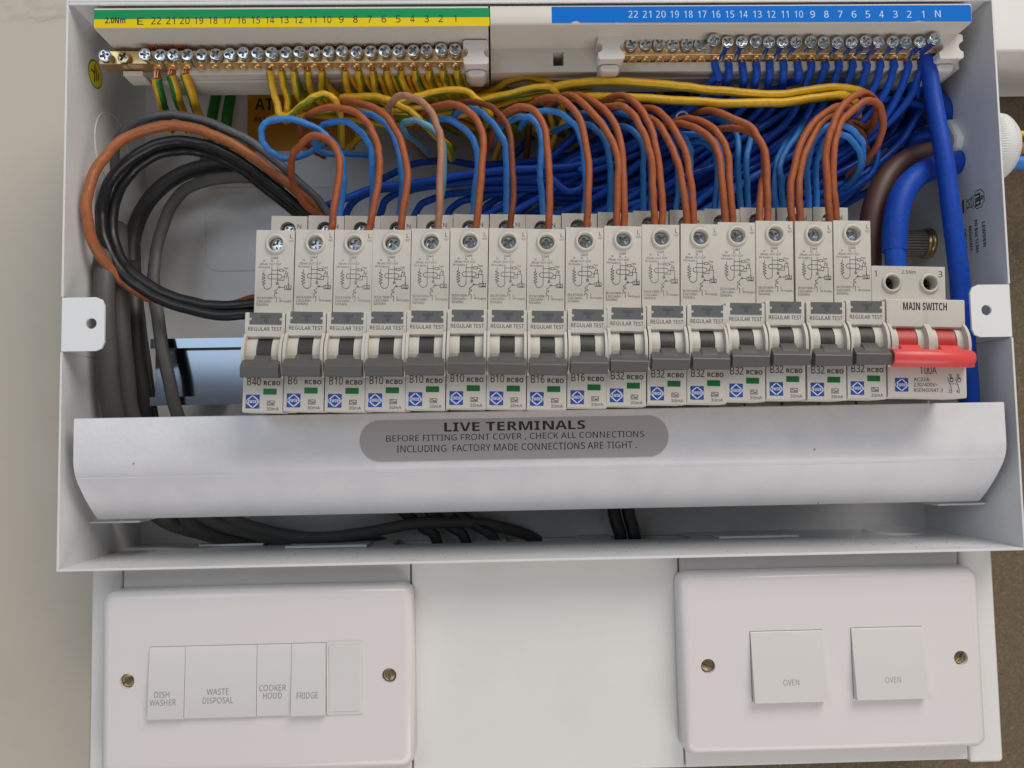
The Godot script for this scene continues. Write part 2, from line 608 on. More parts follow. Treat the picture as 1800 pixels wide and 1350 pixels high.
	mat("grey sheath", lin(0.085, 0.083, 0.08), 0.55)
	mat("dark sheath", lin(0.04, 0.04, 0.041), 0.5)
	mat("strand steel", lin(0.34, 0.32, 0.28), 0.45, 0.8)
	mat("gland white", lin(0.74, 0.76, 0.74), 0.45)
	var tr := mat("trunking plastic", Color.WHITE, 0.38)
	triplanar(tr, noise_map(noise(0.01, 4, FastNoiseLite.TYPE_SIMPLEX, 12), [[0.0, lin(0.735, 0.73, 0.705)], [0.5, lin(0.755, 0.75, 0.725)], [1.0, lin(0.765, 0.76, 0.735)]]), 3.0)
	mat("plate plastic", lin(0.755, 0.715, 0.715), 0.22)
	mat("rocker plastic", lin(0.715, 0.695, 0.68), 0.24)
	mat("shadow gap", lin(0.02, 0.02, 0.02), 0.8)
	mat("dust", lin(0.11, 0.095, 0.08), 0.9)
	var ch := mat("chipboard", Color.WHITE, 0.85)
	var chips := noise(0.055, 3, FastNoiseLite.TYPE_CELLULAR, 21)
	chips.cellular_return_type = FastNoiseLite.RETURN_CELL_VALUE
	chips.domain_warp_enabled = true
	chips.domain_warp_amplitude = 14.0
	chips.domain_warp_frequency = 0.05
	triplanar(ch, noise_map(chips, [[0.0, lin(0.095, 0.071, 0.044)], [0.4, lin(0.135, 0.102, 0.063)], [0.75, lin(0.16, 0.122, 0.077)], [1.0, lin(0.24, 0.19, 0.125)]], 1024), 13.0)
	grain(ch, noise(0.06, 4, FastNoiseLite.TYPE_SIMPLEX, 2), 0.5)
	var cr := mat("cream board", Color.WHITE, 0.55)
	triplanar(cr, noise_map(noise(0.006, 5, FastNoiseLite.TYPE_SIMPLEX, 31), [[0.0, lin(0.585, 0.535, 0.445)], [0.42, lin(0.60, 0.55, 0.46)], [1.0, lin(0.61, 0.56, 0.47)]], 1024), 2.2)


func setting() -> void:
	var b := Maker.new()
	b.box(Vector3(150, -900, -30), Vector3(1300, 1000, -1.3), 0.2)
	tag(obj("chipboard_wall", b, M["chipboard"]), "bare brown chipboard wall behind the boards, seen at the right edge", "wall", "", "structure")
	b = Maker.new()
	b.box(Vector3(-900, -900, -30), Vector3(150, 1000, -1.3), 0.2)
	tag(obj("cream_wall", b, M["cream board"]), "smooth cream painted wall left of the white metal box", "wall", "", "structure")
	# a soft grime smear on the cream wall
	var im := Image.create(256, 128, false, Image.FORMAT_RGBA8)
	var f := noise(0.02, 5, FastNoiseLite.TYPE_SIMPLEX, 51)
	for y in 128:
		for x in 256:
			var n := f.get_noise_2d(x, y * 1.6) * 0.5 + 0.5
			var line := 1.0 - clampf(absf(y - 92.0 - 9.0 * f.get_noise_2d(x * 1.5, 400.0)) / 5.0, 0.0, 1.0)
			var fade := smoothstep(0.0, 30.0, x) * smoothstep(256.0, 200.0, x) * smoothstep(128.0, 100.0, y) * smoothstep(0.0, 14.0, y)
			im.set_pixel(x, y, Color(0.50, 0.44, 0.36, clampf(fade * (smoothstep(0.35, 0.8, n) * (0.07 if y < 92 else 0.02) + line * 0.16 * n), 0.0, 1.0)))
	var sm := mat("stain", Color.WHITE, 0.8)
	sm.albedo_texture = ImageTexture.create_from_image(im)
	sm.transparency = BaseMaterial3D.TRANSPARENCY_ALPHA
	var q := MeshInstance3D.new()
	var qm := QuadMesh.new()
	qm.size = Vector2(90, 34) * MM
	q.mesh = qm
	q.material_override = sm
	q.name = "grime_smear"
	add_child(q, true)
	q.position = (P(20, 12, -1.2) + Vector3(0, 0, 0)) * MM
	tag(q, "faint brown grime smear on the cream wall by the top left corner", "stain", "", "structure")


func enclosure() -> void:
	var o := thing("metal_enclosure", "open white painted steel distribution box holding the breakers and wires", "enclosure", Vector3(227, 0, 0))
	var w: Material = M["painted steel"]
	var b := Maker.new()
	b.box(Vector3(-1.2, -1.2, -1.2), Vector3(456.2, 273.4, 0), 0.1)
	# pressed outlines of the knock-outs in the back
	for k in [[P(363, 332, 0), P(620, 473, 0)]]:
		var lo := Vector2(k[0].x, k[1].y)
		var hi := Vector2(k[1].x, k[0].y)
		var q := spline(PackedVector3Array(Array(round_rect(lo, hi, 7.0, 4)).map(func(e): return Vector3(e.x, e.y, 0.0))), 1)
		q.append(q[0])
		b.tube(q, 0.45, 0.45, 6)
	obj("back_panel", b, w, o)
	# side walls with turned-in fixing lugs
	for s in [0, 1]:
		b = Maker.new()
		var x0 := -1.2 if s == 0 else 455.0
		b.box(Vector3(x0, -1.2, 0), Vector3(x0 + 1.2, 101.2, 86.1), 0.3)
		b.box(Vector3(x0, 101.2, 0), Vector3(x0 + 1.2, 127.6, 84.6), 0.3)
		b.box(Vector3(x0, 127.6, 0), Vector3(x0 + 1.2, 273.4, 86.1), 0.3)
		if s == 0:   # round knock-out pressed in the wall
			var ring := PackedVector3Array()
			for k in 41:
				ring.append(Vector3(0.0, 216 + 19.0 * sin(TAU * k / 40), 40 + 19.0 * cos(TAU * k / 40)))
			b.tube(ring, 0.5, 0.5, 6)
		var wall := obj("side_wall", b, w, o)
		b = Maker.new()
		var lo := Vector2(-0.6 if s == 0 else 436.0, 101.6)
		var hi := Vector2(19.4 if s == 0 else 455.6, 127.2)
		var at := Vector2(13.2 if s == 0 else 443.6, 114.7)
		b.holed(Vector2(lo.x + 4, lo.y + 4), Vector2(hi.x - 4, hi.y - 4), 86.0, at, 2.55, 1.2)
		var r := 4.0
		var inx := 1.0 if s == 0 else -1.0
		# frame of the lug round the holed middle, corners cut on the inner side
		var ol := PackedVector2Array([Vector2(lo.x, lo.y), Vector2(hi.x - 4.0, lo.y), Vector2(hi.x - 1.2, lo.y + 1.2), Vector2(hi.x, lo.y + 4), Vector2(hi.x, hi.y - 4), Vector2(hi.x - 1.2, hi.y - 1.2), Vector2(hi.x - 4, hi.y), Vector2(lo.x, hi.y)]) if s == 0 else \
			PackedVector2Array([Vector2(lo.x + 4, lo.y), Vector2(hi.x, lo.y), Vector2(hi.x, hi.y), Vector2(lo.x + 4, hi.y), Vector2(lo.x + 1.2, hi.y - 1.2), Vector2(lo.x, hi.y - 4), Vector2(lo.x, lo.y + 4), Vector2(lo.x + 1.2, lo.y + 1.2)])
		var inr := [Vector2(lo.x + r, lo.y + r), Vector2(hi.x - r, lo.y + r), Vector2(hi.x - r, hi.y - r), Vector2(lo.x + r, hi.y - r)]
		b.sweep(ol, 2, 84.8, 86.0, 0.0, false, false)
		sheet(b, Vector2(lo.x + 4, lo.y), Vector2(hi.x - 4, lo.y + 4), 86.0)
		sheet(b, Vector2(lo.x + 4, hi.y - 4), Vector2(hi.x - 4, hi.y), 86.0)
		sheet(b, Vector2(lo.x, lo.y + 4), Vector2(lo.x + 4, hi.y - 4), 86.0)
		sheet(b, Vector2(hi.x - 4, lo.y + 4), Vector2(hi.x, hi.y - 4), 86.0)
		for t in [0, 1]:
			var y0 := lo.y if t == 0 else hi.y
			var yi := lo.y + 4 if t == 0 else hi.y - 4
			var g := 1.0 if t == 0 else -1.0
			if s == 0:
				sheet(b, Vector2(lo.x, minf(y0, yi)), Vector2(lo.x + 4, maxf(y0, yi)), 86.0)
				b.tri(Vector3(hi.x - 4, yi, 86), Vector3(hi.x - 4, y0, 86), Vector3(hi.x - 1.2, y0 + g * 1.2, 86), Vector3.BACK, Vector3.BACK, Vector3.BACK)
				b.tri(Vector3(hi.x - 4, yi, 86), Vector3(hi.x - 1.2, y0 + g * 1.2, 86), Vector3(hi.x, yi, 86), Vector3.BACK, Vector3.BACK, Vector3.BACK)
			else:
				sheet(b, Vector2(hi.x - 4, minf(y0, yi)), Vector2(hi.x, maxf(y0, yi)), 86.0)
				b.tri(Vector3(lo.x + 4, yi, 86), Vector3(lo.x + 4, y0, 86), Vector3(lo.x + 1.2, y0 + g * 1.2, 86), Vector3.BACK, Vector3.BACK, Vector3.BACK)
				b.tri(Vector3(lo.x + 4, yi, 86), Vector3(lo.x + 1.2, y0 + g * 1.2, 86), Vector3(lo.x, yi, 86), Vector3.BACK, Vector3.BACK, Vector3.BACK)
		b.holed(Vector2(lo.x + 4, lo.y + 4), Vector2(hi.x - 4, hi.y - 4), 84.8, at, 2.55, 0.1, false)
		obj("fixing_lug", b, M["steel edge"], o)
	b = Maker.new()
	b.box(Vector3(0, 272.2, 0), Vector3(455, 273.4, 86.1), 0.3)
	# hem of the box along the head
	b.box(Vector3(0, 270.6, 84.9), Vector3(455, 272.2, 86.1), 0.3)
	obj("head_wall", b, w, o)
	b = Maker.new()
	b.box(Vector3(0, -1.2, 25), Vector3(455, 0, 86.1), 0.3)
	for k in [[0, 147], [191, 209], [250, 268], [311, 455]]:
		b.box(Vector3(k[0], -1.2, 0), Vector3(k[1], 0, 25), 0.05)
	obj("floor_wall", b, w, o)
	for k in [[40, 75, 19.0, 0], [91, 134, 34.0, 0], [324, 367, 33.0, 0]]:
		b = Maker.new()
		b.sweep(PackedVector2Array([Vector2(0.3, k[2] - 25.0), Vector2(1.5, k[2]), Vector2(0.3, k[2]), Vector2(0.1, k[2] - 25.0)]), 0, k[0], k[1])
		obj("knockout_flap", b, M["steel edge"], o)
	b = Maker.new()
	b.lathe(PackedVector2Array([Vector2(0.0, 16.5), Vector2(1.2, 16.0), Vector2(1.2, 0.0)]), Vector3(427, 0, 17), Vector3.UP, 40)
	obj("knockout_disc", b, w, o)
	# folded tabs that carry the live terminal cover
	for x in [[1.0, 26.0], [429.0, 454.0]]:
		b = Maker.new()
		b.box(Vector3(x[0], 18.2, 36.0), Vector3(x[1], 19.3, 60.5), 0.3)
		obj("cover_tab", b, w, o)
	# earth symbol sticker on the left wall
	b = Maker.new()
	b.lathe(PackedVector2Array([Vector2(0.0, 7.2), Vector2(0.14, 7.2), Vector2(0.14, 0.0)]), Vector3(0.0, 248.4, 59.5), Vector3.RIGHT, 40)
	var st := obj("earth_sticker", b, M["label green"], o)
	b = Maker.new()
	b.lathe(PackedVector2Array([Vector2(0.14, 6.4), Vector2(0.22, 6.4), Vector2(0.22, 0.0)]), Vector3(0.0, 248.4, 59.5), Vector3.RIGHT, 40)
	obj("sticker_face", b, M["label yellow"], st)
	b = Maker.new()
	var ux := Vector3(0, 0, -1)
	var so := Vector3(0.3, 248.4, 59.5)
	b.strokes([Vector2(-0.9, 4.2), Vector2(-0.9, -4.2)], so, ux, Vector3.UP, 1.0)
	b.strokes([Vector2(-4.4, 0.4), Vector2(-0.9, 0.4)], so, ux, Vector3.UP, 1.0)
	b.strokes([Vector2(1.1, 2.8), Vector2(1.1, -2.8)], so, ux, Vector3.UP, 0.9)
	b.strokes([Vector2(3.0, 1.6), Vector2(3.0, -1.6)], so, ux, Vector3.UP, 0.9)
	obj("earth_symbol", b, M["print black"], st)
	# maker's print on the right wall, read downwards
	b = Maker.new()
	var dn := Vector3(0, -1, 0)
	var up := Vector3(0, 0, 1)
	txt(b, "LEWDEN", Vector3(454.9, 162.7, 68.6), 13.0, 2.4, dn, up, true)
	txt(b, "PO Box 12344", Vector3(454.9, 165.3, 62.3), 17.3, 2.5, dn, up, true)
	txt(b, "BRAINTREE", Vector3(454.9, 163.4, 57.3), 13.0, 2.2, dn, up, true)
	txt(b, "CM7 0JR", Vector3(454.9, 162.9, 52.6), 10.8, 2.2, dn, up, true)
	var c0 := Vector3(454.9, 175.3, 67.0)
	var oct: Array = []
	for k in 9:
		oct.append(Vector2.from_angle(TAU * (k + 0.5) / 8) * 5.0)
	b.strokes(oct, c0, dn, up, 0.4)
	b.strokes([Vector2(-2.6, -2.6), Vector2(-2.6, 1.0), Vector2(-0.6, 1.0), Vector2(-0.6, -2.6)], c0, dn, up, 0.9)
	b.strokes([Vector2(0.6, 1.2), Vector2(0.6, -2.6), Vector2(2.8, -2.6), Vector2(2.8, 1.0), Vector2(0.6, 1.0)], c0, dn, up, 0.9)
	b.strokes(Array(arc(Vector2(0, 2.9), 0.8, 0, 360, 12)), c0, dn, up, 0.6)
	var c1 := Vector3(454.9, 175.2, 59.0)
	b.strokes([Vector2(-2.4, 2.2), Vector2(-1.7, -2.6), Vector2(1.7, -2.6), Vector2(2.4, 2.2), Vector2(-2.8, 2.2)], c1, dn, up, 0.35)
	b.strokes([Vector2(-3.6, 3.2), Vector2(3.6, -3.4)], c1, dn, up, 0.3)
	b.strokes([Vector2(-3.6, -3.4), Vector2(3.6, 3.2)], c1, dn, up, 0.3)
	b.strokes([Vector2(-2.8, 0), Vector2(2.8, 0)], Vector3(454.9, 175.2, 53.4), dn, up, 1.5)
	obj("maker_print", b, M["print black"], o)
	# orange warning label on the back
	b = Maker.new()
	b.box(Vector3(60, 228.8, 0.0), Vector3(123.5, 268.0, 0.18), 0.02)
	var wl := obj("warning_label", b, M["label orange"], o)
	b = Maker.new()
	txt(b, "AT", Vector3(64.5, 253.6, 0.3), 10.5, 7.0, Vector3.RIGHT, Vector3.UP, true)
	txt(b, "ALL C", Vector3(63.5, 246.6, 0.3), 12.5, 3.0, Vector3.RIGHT, Vector3.UP, true)
	obj("warning_print", b, M["print black"], wl)
	# hexagon back nut of the cable gland on the inner right wall
	b = Maker.new()
	b.lathe(PackedVector2Array([Vector2(0, 14.5), Vector2(3.4, 14.5), Vector2(4.2, 13.2), Vector2(4.2, 8.0)]), Vector3(455, 211.5, 43), Vector3.LEFT, 6, 0.99)
	obj("gland_nut", b, M["gland white"], o)


func rail_and_bars() -> void:
	# slotted top-hat rail that carries the breakers
	var b := Maker.new()
	b.sweep(PackedVector2Array([Vector2(77, 46), Vector2(81.5, 46), Vector2(81.5, 39.5), Vector2(107.0, 39.5), Vector2(107.0, 46), Vector2(112, 46), Vector2(112, 45), Vector2(108, 45), Vector2(108, 38.5), Vector2(80.5, 38.5), Vector2(80.5, 45), Vector2(77, 45)]), 0, 24, 425, 0.0)
	var rail := thing("mounting_rail", "shiny steel top hat rail left of the breaker row", "rail", Vector3(220, 77, 0))
	obj("rail", b, M["rail steel"], rail)
	b = Maker.new()
	for x in [40.0, 400.0]:
		b.box(Vector3(x, 86, 0), Vector3(x + 12, 102, 38.4), 0.3)
	obj("standoff", b, M["zinc dull"], rail)

	# plastic carriers along the head of the box, with their number strips
	for s in [0, 1]:
		var x0: float = [12.3, 204.6][s]
		var x1: float = [203.6, 444.6][s]
		var yb: float = [258.9, 259.4][s]
		var o := thing("terminal_carrier", ["cream plastic carrier behind the earth bar with green and yellow number strip", "cream plastic carrier behind the neutral bar with blue number strip and square hole"][s], "terminal carrier", Vector3((x0 + x1) / 2, 246, 45), "terminal bar carriers")
		b = Maker.new()
		var c := 1.2
		b.sweep(PackedVector2Array([Vector2(yb, 62), Vector2(yb, 86 - c), Vector2(yb + 0.35, 86 - 0.35), Vector2(yb + c, 86), Vector2(269.6 - c, 86), Vector2(269.6, 86 - c), Vector2(269.6, 40), Vector2(yb, 40)]), 0, x0, x1, 0.6)
		obj("shelf", b, M["carrier plastic"], o)
		b = Maker.new()
		if s == 0:
			b.box(Vector3(42, 246.6, 40), Vector3(x1, yb, 62), 0.5)
			b.box(Vector3(15.2, 246.4, 50), Vector3(25.5, 249.0, 62), 0.4)
		else:
			var hx := [237.1, 242.6]
			var hy := [249.9, 257.2]
			sheet(b, Vector2(x0, 247.2), Vector2(hx[0], yb), 62)
			sheet(b, Vector2(hx[1], 247.2), Vector2(262.0, yb), 62)
			sheet(b, Vector2(hx[0], 247.2), Vector2(hx[1], hy[0]), 62)
			sheet(b, Vector2(hx[0], hy[1]), Vector2(hx[1], yb), 62)
			sheet(b, Vector2(x0, 246.6), Vector2(262.0, yb), 45)
			b.quad4(Vector3(x0, 247.2, 62), Vector3(262, 247.2, 62), Vector3(262, 246.6, 61.4), Vector3(x0, 246.6, 61.4), Vector3.BACK, Vector3.BACK, Vector3.DOWN, Vector3.DOWN)
			b.quad(Vector3(x0, 246.6, 61.4), Vector3(262, 246.6, 61.4), Vector3(262, 246.6, 40), Vector3(x0, 246.6, 40), Vector3.DOWN)
			b.quad(Vector3(x0, 246.6, 40), Vector3(x0, yb, 40), Vector3(x0, yb, 62), Vector3(x0, 247.2, 62), Vector3.LEFT)
			b.quad(Vector3(262, 246.6, 40), Vector3(262, yb, 40), Vector3(262, yb, 62), Vector3(262, 247.2, 62), Vector3.RIGHT)
			for k in 2:
				b.quad(Vector3(hx[k], hy[0], 62), Vector3(hx[k], hy[1], 62), Vector3(hx[k], hy[1], 45), Vector3(hx[k], hy[0], 45), Vector3.RIGHT if k == 0 else Vector3.LEFT)
				b.quad(Vector3(hx[0], hy[k], 62), Vector3(hx[1], hy[k], 62), Vector3(hx[1], hy[k], 45), Vector3(hx[0], hy[k], 45), Vector3.UP if k == 0 else Vector3.DOWN)
			b.box(Vector3(262.02, 246.6, 40), Vector3(452, 251.8, 62), 0.5)
			b.box(Vector3(262.02, 251.8, 40), Vector3(446, yb, 57.8), 0.1)
		obj("bar_seat", b, M["carrier plastic"], o)
		b = Maker.new()
		b.box(Vector3(x0 + 20, 245.2, 40), Vector3(x1, 246.6, 56), 0.3)
		obj("lower_lip", b, M["carrier plastic"], o)
		if s == 0:
			b = Maker.new()
			b.box(Vector3(12.3, 263.3, 86), Vector3(204.2, 268.0, 86.16), 0.03)
			obj("green_stripe", b, M["label green"], o)
			b = Maker.new()
			b.box(Vector3(12.5, 258.9, 86), Vector3(204.2, 263.3, 86.16), 0.03)
			obj("yellow_stripe", b, M["label yellow"], o)
			b = Maker.new()
			number(b, "2.0Nm", 203, 36, 36, 11, true)
			number(b, "E", 247, 37.5, 11, 13, false)
			for k in range(1, 23):
				var px := 800.0 - (k - 1) * 25.0
				number(b, str(k), px, 32.8 + (800 - px) * 0.0075, digits(k), 13, false)
			obj("number_print", b, M["print black"], o)
		else:
			b = Maker.new()
			# blue strip with a torn lower edge
			var ol := PackedVector2Array([Vector2(234.9, 268.4), Vector2(234.9, 260.2)])
			for k in [[244.5, 260.2], [245.2, 260.9], [247.5, 261.1], [249.0, 260.3], [266.0, 260.2], [267.0, 260.5], [268.4, 260.2], [414.0, 259.8], [418.0, 260.4], [421.0, 259.9], [444.4, 259.7], [444.4, 267.6], [443.8, 268.2]]:
				ol.append(Vector2(k[0], k[1]))
			b.sweep(ol, 2, 86.0, 86.16)
			obj("blue_strip", b, M["label blue"], o)
			b = Maker.new()
			for k in range(1, 23):
				number(b, str(k), 1622.0 - (k - 1) * 24.24, 25.4, digits(k), 13, false)
			number(b, "N", 1648, 24.6, 10.5, 13, false)
			obj("number_print", b, M["print pale blue"], o)
		# white end clips with round bites in both flanks
		for q in ([[815, 858, 70, 113]] if s == 0 else [[1052, 1097, 61, 104], [1652, 1692, 60, 103]]):
			b = Maker.new()
			var lo := P(q[0], q[3], 74)
			var hi := P(q[1], q[2], 74)
			var w := hi.x - lo.x
			var cy := (lo.y + hi.y) / 2
			var bite := 2.9
			var p2 := PackedVector2Array([Vector2(lo.x + 0.8, lo.y), Vector2(hi.x - 0.8, lo.y), Vector2(hi.x, lo.y + 0.8), Vector2(hi.x, cy - bite)])
			var a1 := arc(Vector2(hi.x + 0.6, cy), bite, 262, 98, 10)
			p2.append_array(a1)
			p2.append_array(PackedVector2Array([Vector2(hi.x, cy + bite + 0.2), Vector2(hi.x, hi.y - 0.8), Vector2(hi.x - 0.8, hi.y), Vector2(lo.x + 0.8, hi.y), Vector2(lo.x, hi.y - 0.8), Vector2(lo.x, cy + bite + 0.2)]))
			p2.append_array(arc(Vector2(lo.x - 0.6, cy), bite, 82, -82, 10))
			p2.append_array(PackedVector2Array([Vector2(lo.x, cy - bite - 0.2), Vector2(lo.x, lo.y + 0.8)]))
			b.sweep(p2, 2, 58, 74, 0.8)
			b.box(Vector3(lo.x + 0.9, lo.y - 4.6, 56), Vector3(hi.x - 0.9, lo.y + 1.0, 69.5), 2.4)
			obj("bar_clip", b, M["clip plastic"], o)

	# brass bars: entry holes below, a screw over each
	var e := thing("earth_bar", "brass earth bar with a row of cross head screws under the green strip", "terminal bar", Vector3(100, 249, 60))
	b = Maker.new()
	b.box(Vector3(5.8, 249.6, 58), Vector3(194.5, 256.7, 68), 0.5)
	obj("bar", b, M["brass"], e)
	holes_under(e, 249.55, 22, true)
	screws_along(e, true)
	var n := thing("neutral_bar", "brass neutral bar with a row of cross head screws under the blue strip", "terminal bar", Vector3(355, 251, 60))
	b = Maker.new()
	b.box(Vector3(270.5, 252.3, 58), Vector3(439.0, 259.2, 68), 0.5)
	obj("bar", b, M["brass"], n)
	holes_under(n, 252.25, 22, false)
	screws_along(n, false)


func digits(k: int) -> float:
	return 4.6 if k == 1 else 8.5 if k < 10 else 13.0 if k == 11 else 15.5 if k < 20 or k == 21 else 17.5


func number(b: Maker, s: String, px: float, py: float, w: float, h: float, bold: bool) -> void:
	var p := P(px, py, 86)
	var k := 379.0 / LENS
	txt(b, s, Vector3(p.x - w * k / 2, p.y - h * k / 2, 86.24), w * k, h * k, Vector3.RIGHT, Vector3.UP, bold)


const NUMBER := ["", "one", "two", "three", "four", "five", "six", "seven", "eight", "nine", "ten", "eleven", "twelve", "thirteen", "fourteen", "fifteen", "sixteen", "seventeen", "eighteen", "nineteen", "twenty", "twenty-one", "twenty-two"]


func earth_px(k: float) -> float:
	return 800.0 - (k - 1.0) * 24.83


func neutral_px(k: float) -> float:
	return 1619.0 - (k - 1.0) * 24.2


# threaded collars of the empty wire entries on the underside
func holes_under(root: Node3D, y: float, count: int, earth: bool) -> void:
	for k in range(1, count + 1):
		var p := P(earth_px(k), 112, 63) if earth else P(neutral_px(k), 100, 63)
		var b := Maker.new()
		b.lathe(PackedVector2Array([Vector2(0.0, 2.6), Vector2(0.9, 2.4), Vector2(0.9, 1.7), Vector2(-2.0, 1.7), Vector2(-2.0, 0.0)]), Vector3(p.x, y + 0.02, 62.8), Vector3.DOWN, 16)
		obj("wire_entry", b, M["brass"], root)


func screws_along(root: Node3D, earth: bool) -> void:
	var b := Maker.new()
	screw_head(b, Vector3(0, 0, 0), 3.1, 2.2, "cross", 2.0, 0.3)
	b.lathe(PackedVector2Array([Vector2(0, 2.6), Vector2(12, 2.6)]), Vector3(0, 0, -2.0), Vector3.FORWARD, 16)
	var proto := MeshInstance3D.new()
	proto.mesh = mesh_of(b, Vector3.ZERO)
	proto.material_override = M["zinc"]
	var list := []
	if earth:
		list.append([184, 98, 71.5])
		list.append([217, 100, 70.2])
		list.append([254, 95, 74.0])
		for k in range(22, 0, -1):
			var px := earth_px(k)
			if k == 22: px += 1
			list.append([px, 86 + (800 - px) * 0.018, 73.0 if k > 19 else 71.6])
		list[3][0] = 281
	else:
		for k in range(22, 0, -1):
			list.append([neutral_px(k), 76.0 if k > 16 else 73.0, 71.0 if k > 16 else 76.5])
		list[6][1] = 70.0
		list[6][2] = 78.5
		list.append([1645, 68, 79.0])
	for i in list.size():
		var q: Array = list[i]
		var p := P(q[0], q[1], q[2])
		var d: MeshInstance3D = proto.duplicate()
		if earth and i == 1:
			d.material_override = M["screw brass"]
		d.name = "screw" if i == 0 else "screw_%03d" % i
		root.add_child(d, true)
		d.position = (p + Vector3(rng.randf_range(-0.15, 0.15), rng.randf_range(-0.15, 0.15), rng.randf_range(-0.5, 0.5)) - bases[root]) * MM
		d.rotation = Vector3(rng.randf_range(-0.1, 0.1), rng.randf_range(-0.1, 0.1), rng.randf() * TAU)
	proto.free()


# ---------------------------------------------------------------- breakers
const X0 := 93.35
const PITCH := 17.95
const NZ := 75.0
const LZ := 98.3
const FZ := 110.7

func module_x(i: int) -> float:
	return X0 + PITCH * i + (0.8 if i >= 14 else 0.0)


func badge(b_blue: Maker, b_white: Maker, lo: Vector2, size: float, z: float) -> void:
	sheet(b_blue, lo, lo + Vector2(size, size), z + 0.05)
	var c := lo + Vector2(size, size) / 2
	var o := Vector3(c.x, c.y, z + 0.1)
	var k := size / 6.2
	var w := 0.46 * k
	b_white.strokes([Vector2(-2.2, 0.9) * k, Vector2(0, 2.75) * k, Vector2(2.2, 0.9) * k], o, Vector3.RIGHT, Vector3.UP, w)
	b_white.strokes([Vector2(-2.2, -0.9) * k, Vector2(0, -2.75) * k, Vector2(2.2, -0.9) * k], o, Vector3.RIGHT, Vector3.UP, w)
	txt(b_white, "LEWDEN", o + Vector3(-2.95, -0.7, 0) * k, 5.9 * k, 1.4 * k, Vector3.RIGHT, Vector3.UP, true)


func cheek(y0: float, y1: float) -> PackedVector2Array:
	# side flange of the lever housing: front line with a rounded hump
	var p := PackedVector2Array([Vector2(y0, 100), Vector2(y0, FZ - 1.0), Vector2(y0 + 0.3, FZ - 0.3), Vector2(y0 + 1.0, FZ)])
	p.append_array(arc(Vector2(95.2, 103.0), 12.6, 142, 38, 12))
	p = PackedVector2Array([Vector2(y0, 100), Vector2(y0, FZ - 1.0), Vector2(y0 + 0.3, FZ - 0.3), Vector2(y0 + 1.0, FZ), Vector2(85.0, FZ)])
	for i in 13:
		var a := deg_to_rad(lerpf(142, 38, i / 12.0))
		p.append(Vector2(95.2 + cos(a) * 12.6, 103.0 + sin(a) * 12.4))
	p.append_array(PackedVector2Array([Vector2(105.4, FZ), Vector2(y1 - 0.6, FZ), Vector2(y1, FZ - 0.6), Vector2(y1, 100)]))
	return p


# lever housing between x0 and x1 (a pole): cheeks, recess, hubs and barrel
func pole(root: Node3D, x0: float, x1: float, barrel: Material, y0: float, y1: float, body: Maker, f0 := 0.335, f1 := 0.69) -> void:
	body.sweep(cheek(y0, y1), 0, x0, x0 + 1.25, 0.8)
	body.sweep(cheek(y0, y1), 0, x1 - 1.25, x1, 0.8)
	body.sweep(PackedVector2Array([Vector2(y0, 96), Vector2(y0, FZ - 1.0), Vector2(y0 + 0.3, FZ - 0.3), Vector2(y0 + 1.0, FZ - 0.02), Vector2(86.5, FZ - 0.02), Vector2(87.6, 101.0), Vector2(100.6, 101.0), Vector2(103.9, FZ - 0.02), Vector2(y1 - 0.6, FZ - 0.02), Vector2(y1, FZ - 0.6), Vector2(y1, 96)]), 0, x0 + 1.25, x1 - 1.25, 0.9)
	var w := x1 - x0
	for s in [0, 1]:
		var h := Maker.new()
		var a := x0 + 1.3 if s == 0 else x0 + w * (f1 + 0.01)
		var e := x0 + w * (f0 - 0.015) if s == 0 else x1 - 1.3
		var q := arc(Vector2(96.0, 102.6), 9.6, -20, 200, 26)
		h.sweep(q, 0, a, e, 0.8)
		# moulded step on the hub
		var q2 := arc(Vector2(96.0, 102.6), 9.95, 96 if s == 0 else 93, 200, 12)
		q2.append(Vector2(96, 102.6))
		h.sweep(q2, 0, a + 0.02, e - 0.02, 0.8)
		obj("hub", h, M["breaker plastic"], root)
	var bm := Maker.new()
	bm.sweep(arc(Vector2(96.0, 102.6), 9.2, -20, 200, 26), 0, x0 + w * f0, x0 + w * f1, 0.8)
	obj("barrel", bm, barrel, root)


func lever_bar(b: Maker, x0: float, x1: float, neck: Array) -> void:
	# a ridged handle lying over the lower front, with necks up to the barrels
	var prof := PackedVector2Array([Vector2(85.9, 112.0), Vector2(85.2, 113.2), Vector2(85.0, 117.5), Vector2(85.4, 118.1), Vector2(89.4, 118.5), Vector2(89.9, 118.3), Vector2(93.1, 114.6), Vector2(93.2, 113.8), Vector2(92.2, 111.4), Vector2(89.0, 111.4)])
	b.sweep(prof, 0, x0, x1, 0.93)
	for k in neck:
		b.sweep(PackedVector2Array([Vector2(90.0, 111.0), Vector2(90.2, 117.4), Vector2(92.0, 116.2), Vector2(95.2, 112.9), Vector2(95.2, 110.0)]), 0, k[0], k[1], 0.5)


func well(b: Maker, lo: Vector2, hi: Vector2, z: float, at: Vector2, r: float, deep: float, collar: bool) -> void:
	b.holed(lo, hi, z, at, r, deep)
	if collar:
		b.lathe(PackedVector2Array([Vector2(0.0, r + 1.5), Vector2(0.75, r + 1.25), Vector2(1.15, r + 0.8), Vector2(1.1, r + 0.2), Vector2(0.8, r), Vector2(-0.4, r)]), Vector3(at.x, at.y, z), Vector3.BACK, 40, 0.6)


